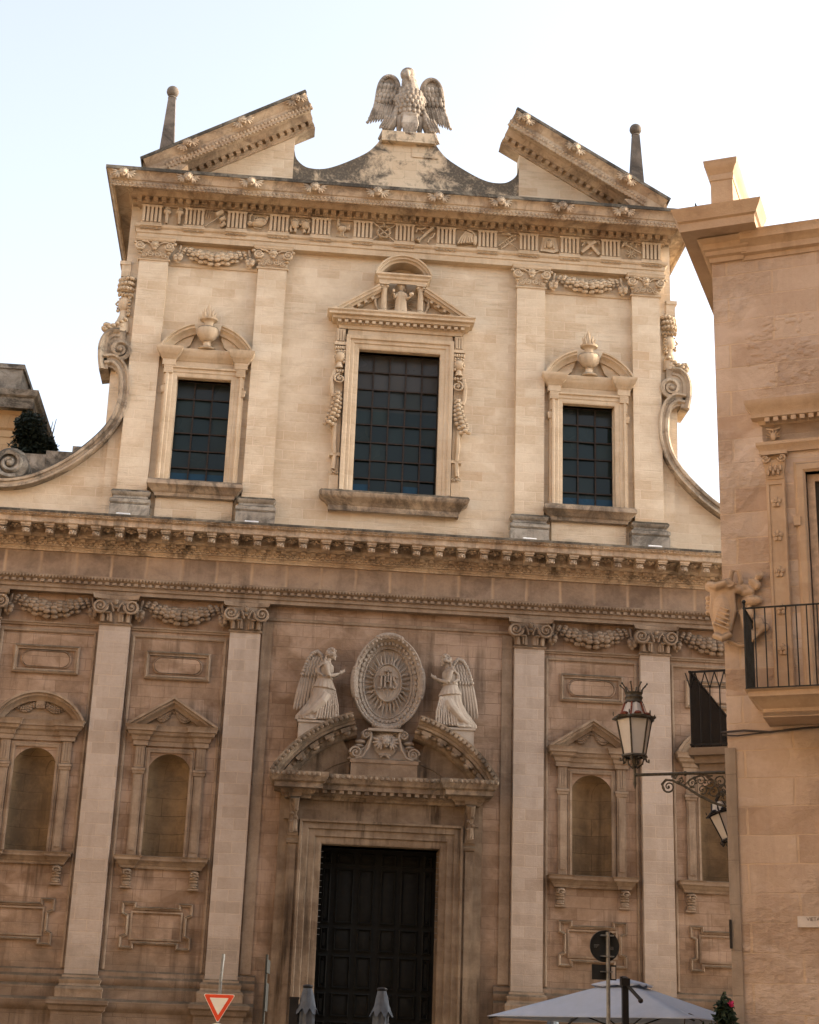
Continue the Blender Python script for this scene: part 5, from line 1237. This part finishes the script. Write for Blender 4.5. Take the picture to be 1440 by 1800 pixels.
# grand window: cornice, frieze, carved strips, joinery
mb = MB(); mb.sweep([(3.0,0),(.56,0),(.56,.02)], [(.1,9.05),(-.03,9.05),(-.03,9.12),(.0,9.12),(0,9.36),(-.03,9.37),(-.05,9.42),(-.12,9.44),(-.12,9.50),(-.16,9.56),(-.19,9.62),(-.19,9.66),(.1,9.70)][:], 'XY')
mb.sweep([(3.0,0),(.56,0),(.56,.02)], [(.1,8.98),(-.04,8.98),(-.05,9.04),(-.08,9.08),(-.08,9.12),(.1,9.14)], 'XY')
for x in frange(.64,2.9,.11): mb.box(x-.03,x+.03,-.12,-.03,9.375,9.43)
wf = obj('window_surround', mb, M['palace_trim'], pa)
mb = MB()
for x, ww in ((.70,.115),(2.42,.115)):
    mb.box(x-ww,x+ww,-.05,0,5.85,8.98); mb.sweep([(x-.08,5.95),(x-.08,8.55),(x+.08,8.55),(x+.08,5.95)], [(0,-.05),(0,-.065),(.025,-.065),(.025,-.05)], 'XZ', True)
    for z in (8.32,7.88,7.42,6.95,6.45):
        for k in range(5): a = 2*pi*k/5+.3; mb.blob((x+.038*cos(a),-.06,z+.045*sin(a)), (.028,.02,.032), None, 6, 4)
        mb.blob((x,-.075,z), .018)
    # capital and the carved block over it
    mb.taper(x-.10,x+.10,-.06,0,8.62,8.86,.04,.04); mb.spiral(x-.10,8.88,.045,1.3,-1,-.11,0,.015,n=12); mb.spiral(x+.10,8.88,.045,1.3,1,-.11,pi,.015,n=12); mb.box(x-.16,x+.16,-.12,0,8.93,8.975)
    for k in range(6): mb.blob((x-.075+.03*k,-.09,8.68+.05*(k%2)+.02), (.02,.03,.045), None, 6, 4)
    for k in range(7): a = pi*k/6; mb.tube([(x+.02*cos(a),-.03,9.2),(x+.085*cos(a),-.05,9.19+.09*sin(a))], .012, 4)
    mb.blob((x,-.03,9.2), (.04,.03,.06)); mb.tube([(x-.08,-.03,9.31),(x,-.05,9.28),(x+.08,-.03,9.31)], .014, 5)
obj('carved_strip', mb, M['palace_trim'], wf)
mb = MB(); mb.sweep([(1.06,5.85),(1.06,8.70),(2.05,8.70),(2.05,5.85)], [(0,.3),(0,-.0),(.03,-.03),(.10,-.03),(.12,-.01),(.14,-.01),(.14,0)], 'XZ')
mb.box(.90,.98,-.05,0,8.0,8.12); obj('architrave', mb, M['palace_trim'], wf)
mb = MB(); mb.sweep([(1.07,5.82),(1.07,8.69),(2.04,8.69),(2.04,5.82)], [(0,.16),(0,.08),(-.09,.08),(-.09,.16)], 'XZ'); mb.box(1.53,1.60,.07,.15,5.82,8.6); mb.box(1.16,1.53,.09,.14,5.82,6.55); mb.box(1.60,1.95,.09,.14,5.82,6.55)
mb.box(1.16,1.95,.09,.14,6.5,6.56)
obj('joinery', mb, M['wood'], wf, smooth=0)
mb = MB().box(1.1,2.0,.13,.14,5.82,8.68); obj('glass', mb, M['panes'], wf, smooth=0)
mb = MB().box(1.06,2.05,.55,.6,5.8,8.7); obj('dark_backing', mb, M['void'], wf, smooth=0)  # near-black sheet standing in for the room's darkness behind the glass
# front balcony
mb = MB(); mb.sweep([(4.5,0),(4.5,-.52),(.50,-.52),(.50,0)], [(.5,5.54),(-.0,5.54),(0,5.60),(.02,5.62),(-.06,5.70),(-.10,5.74),(-.14,5.76),(-.14,5.82),(-.18,5.84),(.5,5.84)], 'XY'); mb.box(.50,4.5,-.52,0,5.55,5.835)

bl = obj('balcony', mb, M['palace_trim'], pa)
def railing(x0, x1, y0, z0, h, step, side):
    mb = MB()
    for x in frange(x0, x1, step): mb.tube([(x,y0,z0),(x,y0,z0+h)], .0085, 5)
    for y in frange(y0, side, .085)[1:]: mb.tube([(x0,y,z0),(x0,y,z0+h)], .0085, 5)
    for z in (z0+.02, z0+h): mb.box(x0-.015,x1,y0-.012,y0+.012,z-.008,z+.008); mb.box(x0-.012,x0+.012,y0,side,z-.008,z+.008)
    mb.tube([(x0,y0,z0),(x0,y0,z0+h+.06)], .014, 6); mb.blob((x0,y0,z0+h+.08), .025)
    return mb
obj('railing', railing(.345,4.4,-.64,5.84,.98,.118,0), M['iron'], bl, smooth=40)
# side balcony on the hidden flank: only its outer end shows
mb = MB().box(-.84,0,2.0,4.9,5.62,5.72); mb.box(-.78,0,2.06,4.84,5.52,5.621); mb.box(-.72,0,2.1,4.8,5.42,5.521); mb.prism([(-.66,5.42),(0,5.42),(0,4.82)], 2.14, 4.76)
sb = obj('balcony', mb, M['palace_dark'], pa, label='grey stone balcony with dark iron railing on the flank')
mb = MB()
for x in frange(-.80,-.02,.13): mb.tube([(x,2.03,5.72),(x,2.03,6.55)], .009, 5); mb.tube([(x,2.03,6.52),(x+.065,2.03,6.74)], .008, 4); mb.tube([(x,2.03,6.52),(x-.065,2.03,6.74)], .008, 4)
for y in frange(2.03,4.85,.085): mb.tube([(-.80,y,5.72),(-.80,y,6.75)], .011, 5)
for z in (5.76,6.75): mb.box(-.82,0,2.015,2.045,z-.012,z+.012); mb.box(-.82,-.78,2.0,4.87,z-.012,z+.012)
obj('railing', mb, M['black'], sb, smooth=40)
# corner crest: shield, scrolls, fruit
mb = MB()
mb.prism([(-.13,7.28),(.16,7.30),(.17,6.95),(.10,6.70),(.0,6.62),(-.10,6.70),(-.15,6.95)], -.14, .02)
mb.blob((.0,-.08,6.95), (.13,.10,.26), None, 14, 10); mb.tube([(-.15,-.1,7.30),(-.05,-.16,7.26),(.08,-.16,7.30)], .05, 8); mb.spiral(-.13,7.26,.06,1.4,1,-.12,0,.025,n=14); mb.spiral(.10,7.30,.06,1.4,-1,-.16,0,.025,n=14)
mb.tube([(.10,-.1,7.30),(.14,-.12,7.46),(.22,-.12,7.46),(.24,-.1,7.32),(.17,-.1,7.25)], .035, 7); mb.blob((.20,-.09,7.22), (.07,.06,.06)); 
for k in range(7): mb.blob((.28+.03*k,-.06,7.26-.05*(k%3)+.02*k), (.065,.05,.045), Matrix.Rotation(.4*k,3,'Y'), 7, 5)
for (x,z,rx,rz) in ((.36,7.08,.14,.07),(.30,7.18,.10,.05),(.30,6.92,.08,.10),(.42,6.78,.07,.10),(.34,6.66,.08,.07),(.50,6.74,.05,.06),(.44,7.38,.035,.035)): mb.blob((x,-.05,z), (rx,.06,rz), None, 9, 6)
mb.tube([(.22,-.06,6.98),(.26,-.08,6.75),(.36,-.08,6.58),(.46,-.07,6.70),(.44,-.06,6.85)], .035, 7)
mb.tube([(-.10,-.12,6.66),(.0,-.16,6.60),(.10,-.12,6.66)], .045, 7); mb.tube([(.05,-.05,6.6),(.2,-.05,6.52),(.34,-.05,6.56)], .03, 6)
for k in range(5): mb.tube([(-.10+.02*k,-.17,6.80+.05*k),(.10-.0*k,-.18,6.70+.06*k)], .016, 5)
for z in (6.98,7.04,7.10,7.16): mb.blob((-.17,.0,z), (.05,.07,.035)); 
remesh(obj('crest', mb, M['palace_trim'], pa, smooth=60), .012)
# cable clipped along the wall
mb = MB(); mb.tube([(-.06,.1,5.49),(-.06,-.06,5.48),(.2,-.03,5.50),(.5,-.03,5.47),(.9,-.04,5.50),(1.5,-.03,5.52),(2.4,-.03,5.48)], .013, 6); mb.tube([(-.055,-.05,5.45),(.12,-.025,5.44),(.35,-.02,5.46),(.8,-.03,5.49)], .009, 5)
obj('cable', mb, M['cable'], pa)
obj('pipe_clip', MB().box(-.045,-.02,-.05,-.02,3.0,3.32), M['black'], pa)
# marble plate
pl = thing('wall_plaque', 'small pale marble plate with faded capital letters at the right edge', 'plaque', W(1.10,-.012,3.30), -TH)
obj('plate', MB().box(-.38,.38,-.012,.01,-.06,.06), M['marble'], pl)
def text(body, size, mat, par, loc, rot, name='lettering'):
    cu = bpy.data.curves.new(name, 'FONT'); cu.body = body; cu.size = size; cu.extrude = .002; cu.align_x = 'CENTER'; cu.align_y = 'CENTER'
    tmp = bpy.data.objects.new('tmp', cu); C.objects.link(tmp); bpy.context.view_layer.update()
    me = bpy.data.meshes.new_from_object(tmp.evaluated_get(bpy.context.evaluated_depsgraph_get())); bpy.data.objects.remove(tmp)
    me.materials.clear(); me.materials.append(mat); o = bpy.data.objects.new(name, me); C.objects.link(o); o.parent = par; o.location = loc; o.rotation_euler = rot; return o
text("VIETATA L'AFFISSIONE", .056, M['letter'], pl, (0,-.014,.025), (pi/2,0,0)); text("ART.663 C.P.", .05, M['letter'], pl, (0,-.014,-.032), (pi/2,0,0))

# =================================================================== LANTERNS
def lantern(mat_h):
    """six sided lantern; origin at the bottom finial tip, 1.22 m tall"""
    P = {}
    z0, z1, r0, r1 = .40, .86, .135, .225
    fr = MB(); gl = MB(); hd = [radians(60*k+30) for k in range(6)]
    for a in hd: fr.tube([(r0*cos(a),r0*sin(a),z0),(r1*cos(a),r1*sin(a),z1)], .012, 5)
    for z, r_, t_ in ((z0,r0+.015,.02),(z1,r1+.015,.022)): fr.tube([(r_*cos(a),r_*sin(a),z) for a in hd+hd[:1]], t_, 5)
    fr.lathe(0,0,[(r1+.05,z1),(r1+.055,z1+.02),(r1-.02,z1+.035)],6)
    for a in hd: fr.tube([(r0*cos(a),r0*sin(a),z0),(r0*1.15*cos(a),r0*1.15*sin(a),z0-.06),(r0*1.35*cos(a),r0*1.35*sin(a),z0-.07),(r0*1.35*cos(a),r0*1.35*sin(a),z0-.03)], .012, 5); fr.blob(((r1+.04)*cos(a),(r1+.04)*sin(a),z1+.05), (.01,.01,.03), None, 5, 4)
    for a in hd[::2]: fr.tube([(r0*.9*cos(a),r0*.9*sin(a),z0),(r0*.75*cos(a),r0*.75*sin(a),z0-.09),(.03*cos(a),.03*sin(a),z0-.15)], .010, 5)
    for k in range(6):
        a, b_ = hd[k], hd[(k+1)%6]; q = .985
        gl.add([(r0*q*cos(a),r0*q*sin(a),z0),(r0*q*cos(b_),r0*q*sin(b_),z0),(r1*q*cos(b_),r1*q*sin(b_),z1),(r1*q*cos(a),r1*q*sin(a),z1)], [(0,1,2,3)])
    P['frame'] = fr; P['glass'] = gl
    rf = MB(); rf.lathe(0,0,[(r1*.80,z1+.03),(r1*.66,z1+.09),(.11,z1+.20)],6); P['roof'] = rf
    rb = MB()
    for a in hd: rb.tube([(r1*.82*cos(a),r1*.82*sin(a),z1+.03),(r1*.68*cos(a),r1*.68*sin(a),z1+.09),(.115*cos(a),.115*sin(a),z1+.20)], .012, 4); rb.blob((r1*.74*cos(a+.5),r1*.74*sin(a+.5),z1+.05), (.05,.05,.03), None, 6, 4)
    P['roof_rib'] = rb
    cr = MB(); cr.lathe(0,0,[(.10,z1+.19),(.115,z1+.21),(.105,z1+.23),(.105,z1+.25),(.115,z1+.27),(.10,z1+.29),(.10,z1+.31),(.115,z1+.33),(.09,z1+.335)],14)
    for k in range(8): a = 2*pi*k/8; cr.tube([(.10*cos(a),.10*sin(a),z1+.32),(.115*cos(a),.115*sin(a),z1+.38),(.165*cos(a),.165*sin(a),z1+.43)], [.012,.009,.008], 5); cr.blob((.168*cos(a),.168*sin(a),z1+.435), .014, None, 6, 5)
    P['crown'] = cr
    st = MB(); st.tube([(0,0,0),(0,0,.06),(0,0,.10)], [.004,.022,.018], 8); st.tube([(0,0,.10),(0,0,.40)], .016, 8); st.blob((0,0,.28), .035); P['stem'] = st
    return P
LN = lantern(None); MM = dict(frame='lamp_iron', glass='lamp_glass', roof='lamp_glass', roof_rib='rust', crown='lamp_iron', stem='lamp_iron')
LM = {k: v.mesh(k, M[MM[k]], 40) for k, v in LN.items()}
la = thing('wall_lantern', 'large six sided lantern with iron crown and rusty roof on a scrolled bracket', 'lantern', W(-1.19,.3,4.90), -TH, group='street lanterns on the palace corner')
for k, me in LM.items(): obj(k, me, None, la)
mb = MB(); mb.tube([(0,0,.17),(1.30,0,.17)], .019, 8); mb.blob((.62,0,.17), (.03,.03,.03)); mb.box(1.10,1.16,-.025,.025,.10,.22)
Lb = [(.36,-.02),(.33,.05),(.38,.10),(.46,.09),(.60,.02),(.78,-.10),(.95,-.19),(1.08,-.235),(1.22,-.23)]
mb.tube([(x,0,z) for x,z in Lb], [.013,.014,.015,.015,.015,.016,.016,.016,.016], 6); mb.spiral(.415,.015,.075,1.6,1,0,pi*.6,.014,n=22)
mb.tube([(.60,0,.03),(.72,0,.12),(.84,0,.14),(.95,0,.13)], .010, 5)
rnd = random.Random(21)
for (x,z,r_,s_) in ((.70,.05,.05,1),(.80,.08,.06,-1),(.82,-.03,.05,1),(.92,.05,.065,1),(.95,-.06,.06,-1),(1.04,.06,.06,-1),(1.06,-.04,.065,1),(1.07,-.14,.06,-1),(1.15,.02,.06,1),(1.17,-.12,.06,-1),(.56,.09,.03,1),(.49,.14,.025,-1)):
    mb.spiral(x,z,r_,1.3,s_,0,rnd.uniform(0,6),.010,n=14)
    for k in range(3): a = rnd.uniform(0,6.3); mb.blob((x+r_*cos(a),rnd.uniform(-.01,.01),z+r_*sin(a)), (.018,.010,.014), None, 5, 4)
mb.box(1.17,1.20,-.03,.03,-.30,.22)
obj('bracket', mb, M['lamp_iron'], la)
MD = dict(MM); 
l2 = thing('wall_lantern', 'smaller black lantern tilting outwards half hidden behind the palace corner', 'lantern', W(-.14,1.3,4.14), -TH, group='street lanterns on the palace corner')
l2.rotation_euler = (0, radians(-17), -TH); l2.scale = (.72,.72,.72)
for k, me in LM.items():
    if k == 'crown': continue
    o_ = obj(k, me, None, l2)
    if k not in ('glass','roof'): o_.data = me.copy(); o_.data.materials[0] = M['black']
obj('arm', MB().tube([(0,0,.95),(0,0,1.12),(.10,0,1.2),(.42,0,1.2)], .03, 6), M['black'], l2)

# =================================================================== STREET FURNITURE
def tri(r, rc, n=5):          # rounded downward triangle
    pts = []
    for k in range(3):
        a = radians(-90+120*k); c = Vector((cos(a),sin(a)))*(r-2*rc)
        for i in range(n+1): q = a-radians(60)+radians(120)*i/n; pts.append((c.x+rc*cos(q), c.y+rc*sin(q)))
    return pts
t = thing('yield_sign', 'red and cream triangular give way sign facing the square before the left pilasters', 'road sign', (-3.24,-5,0), rz=-.05)
obj('pole', MB().tube([(0,.05,0),(0,.05,3.0),(.02,.05,3.5)], .03, 10), M['pole'], t)
obj('border', MB().prism(tri(.348,.025), -.012, .0), M['signwhite'], t, (0,0,2.60)); obj('panel', MB().prism(tri(.33,.022), -.016, -.011), M['signred'], t, (0,0,2.60)); obj('centre', MB().prism(tri(.205,.008), -.020, -.015), M['signwhite'], t, (0,0,2.603))
t2 = MB().lathe(0,0,[(.26,0),(.262,.004),(.26,.012)],32); q = MB().merge(t2, Matrix.Translation((0,0,1.995)) @ Matrix.Rotation(pi/2,4,'X')); obj('disc', q, M['signwhite'], t)
t = thing('street_sign', 'thin grey sign pole seen edge on beside the portal', 'road sign', (-2.40,-5,0), rz=radians(84))
obj('pole', MB().tube([(0,0,0),(0,0,3.52)], .025, 8), M['iron'], t); obj('panel', MB().box(-.30,.3,-.04,-.03,3.18,3.42), M['signblack'], t); obj('panel', MB().box(-.25,.25,-.04,-.03,2.5,3.0), M['signblack'], t)
t = thing('round_sign', 'round road sign seen from its black back above a small plate on a pole', 'road sign', (1.72,-16,0), rz=.12)
obj('pole', MB().tube([(0.03,-.05,0),(0.03,-.05,3.27)], .026, 10), M['pole'], t)
q = MB().merge(MB().lathe(0,0,[(.19,0),(.192,.004),(.188,.02),(.17,.012)],40), Matrix.Translation((0,0,3.10)) @ Matrix.Rotation(pi/2,4,'X')); d_ = obj('disc', q, M['signblack'], t)
obj('clamp', MB().box(-.06,.10,-.085,-.012,3.22,3.235).box(-.06,.10,-.085,-.012,2.97,2.985).box(-.06,.08,-.085,-.012,2.79,2.80), M['pole'], t)
mb = MB(); rnd = random.Random(3)
for r_ in range(3):
    for k in range(5-r_): mb.box(-.14+.014*k,-.132+.014*k+.003,-.0165,-.0155,3.11-.014*r_,3.116-.014*r_)
    for k in range(4): mb.box(.06+.014*k,.068+.014*k+.003,-.0165,-.0155,3.09-.014*r_,3.096-.014*r_)
obj('maker_marks', mb, M['pole'], d_)
obj('plate', MB().box(-.165,.15,-.01,0,2.70,2.88), M['signblack'], t); obj('sticker', MB().box(.085,.135,-.016,-.011,2.715,2.86), M['marble'], t)
t = thing('post_box', 'plain black post standing left of the folded parasol by the door', 'post', (-1.91,-8,0))
obj('shaft', MB().box(-.075,.075,-.075,.075,.02,2.62), M['black'], t); obj('cap', MB().box(-.085,.085,-.085,.085,2.62,2.66), M['black'], t)

def closed_parasol(lab, loc, seed, h=2.86):
    rnd = random.Random(seed); t = thing('closed_parasol', lab, 'parasol', loc, group='folded parasols in front of the portal')
    obj('pole', MB().tube([(0,0,0),(0,0,h-.02)], .03, 8), M['pole'], t)
    obj('cap', MB().lathe(0,0,[(.075,h-.03),(.09,h),(.08,h+.02),(.03,h+.035)],10), M['black'], t)
    mb = MB(); n = 48; prof_ = [(h-.03,.075),(h-.15,.10),(h-.27,.13),(h-.36,.165),(h-.37,.12),(h-.6,.125),(h-1.0,.14),(h-1.6,.16)]; v = []
    for i,(z,r_) in enumerate(prof_):
        for j in range(n):
            a = 2*pi*j/n; q = r_*(1+.28*min(1,i/3)*(.5+.5*cos(8*a+seed)) * (1 if i < 4 else .7)+.06*sin(3*a+i)); zz = z-(.10*(.5+.5*cos(8*a+seed)) if i in (2,3) else 0)
            v.append((q*cos(a), q*sin(a), zz))
    mb.add(v, [(i*n+j,i*n+(j+1)%n,(i+1)*n+(j+1)%n,(i+1)*n+j) for i in range(len(prof_)-1) for j in range(n)])
    obj('canopy', mb, M['canvas_dark'], t, smooth=70); obj('base', MB().lathe(0,0,[(.35,0),(.35,.06),(.06,.1)],20), M['black'], t)
closed_parasol('folded grey parasol with pleated hood at the left jamb of the door', (-1.69,-8,0), 1, 2.84)
closed_parasol('folded grey parasol standing in front of the middle of the door', (-.43,-8,0), 4, 2.84)
closed_parasol('folded bluish parasol peeping under the open parasol rim', (2.95,-5.5,0), 7, 2.62)

# open cantilever parasol
t = thing('open_parasol', 'large open pale grey parasol with vented top at the lower right', 'parasol', (3.25,-10.2,0))
cs = [(-2.12,.42),(.62,-1.95),(1.98,-.25),(-.5,2.1)]           # rim corners, seen a little from one side
rim, top = 2.42, 2.93; mb = MB(); n = 14
for k in range(4):
    a, b_ = Vector(cs[k]), Vector(cs[(k+1)%4]); v = []
    for i in range(n+1):
        s_ = i/n
        for j in range(n+1):
            e = a.lerp(b_, j/n)*(.16+.84*s_); sagm = -.05*sin(pi*s_)*sin(pi*j/n); z = top-(top-rim)*s_**1.0 + sagm*.8 - (.0)
            v.append((e.x, e.y, z))
    mb.add(v, [(i*(n+1)+j,i*(n+1)+j+1,(i+1)*(n+1)+j+1,(i+1)*(n+1)+j) for i in range(n) for j in range(n)])
cn = obj('canopy', mb, M['canvas'], t, smooth=30)
s_ = cn.modifiers.new('cloth', 'SOLIDIFY'); s_.thickness = .006
mb = MB()
for k in range(4):
    a, b_ = Vector(cs[k])*.24, Vector(cs[(k+1)%4])*.24; v = []
    for i in range(5):
        for j in range(9):
            e = a.lerp(b_, j/8)*(.02+.98*i/4); z = top+.12-.10*(i/4)**1.5 - (.035*sin(pi*j/8*2)**2 if i == 4 else 0)
            v.append((e.x,e.y,z))
    mb.add(v, [(i*9+j,i*9+j+1,(i+1)*9+j+1,(i+1)*9+j) for i in range(4) for j in range(8)])
o_ = obj('vent_cap', mb, M['canvas'], t, smooth=40); s_ = o_.modifiers.new('cloth', 'SOLIDIFY'); s_.thickness = .006
mb = MB()
for c in cs: mb.tube([(c[0]*.02,c[1]*.02,top+.02),(c[0]*.99,c[1]*.99,rim-.03)], .015, 5); mb.tube([(c[0]*.5,c[1]*.5,(top+rim)/2-.05),(0,0,2.25)], .012, 5)
mb.tube([(0,0,2.1),(0,0,3.07)], .035, 8); mb.blob((0,0,3.07), (.07,.07,.02))
obj('rib', mb, M['black'], t)
mb = MB(); mb.box(-.36,-.27,-1.55,-1.46,.05,2.94); mb.box(-.38,-.25,-1.57,-1.44,2.86,2.97); mb.tube([(-.31,-1.5,2.9),(-.22,-1.62,2.78),(-.13,-1.72,2.66)], [.03,.028,.028], 8); mb.tube([(-.31,-1.45,2.88),(-.1,-.7,3.0),(0,-.02,3.05)], .03, 8); mb.blob((-.13,-1.72,2.65), .04)
obj('mast', mb, M['black'], t); obj('base', MB().box(-.8,.2,-2.0,-1.0,0,.08), M['black'], t)
mb = MB(); mb.tube([(.52,-1.65,2.2),(.55,-1.66,2.44),(.62,-1.62,2.50),(.76,-1.5,2.46),(.92,-1.35,2.38)], .008, 4); obj('cord', mb, M['cable'], t)

# flowering shrub at the foot of the palace
t = thing('flowering_shrub', 'dark leafy shrub with crimson flowers at the foot of the right building', 'shrub', W(-.12,-.5,0)); rnd = random.Random(31)
cc = [((0,0,1.4),(.35,.3,.65)),((.05,0,1.9),(.22,.2,.3)),((-.18,0,1.95),(.22,.2,.16)),((.10,.1,2.2),(.09,.1,.3)),((.0,0,.8),(.4,.35,.6))]
leafy('foliage', t, cc, 3200, .075, M['leaf'], rnd); leafy('flower', t, [((-.02,-.12,2.02),(.05,.05,.04)),((.1,-.12,1.85),(.06,.05,.05)),((-.2,-.12,1.8),(.05,.05,.05)),((.13,-.03,2.38),(.015,.015,.015))], 70, .045, M['petal'], rnd)
mb = MB()
for k in range(6): a = rnd.uniform(-1,1); mb.tube([(a*.05,0,0),(a*.12,.05,1.0),(a*.22,0,2.2)], [.02,.015,.005], 5)
obj('stem', mb, M['lamp_iron'], t)

scene.render.engine = 'CYCLES'
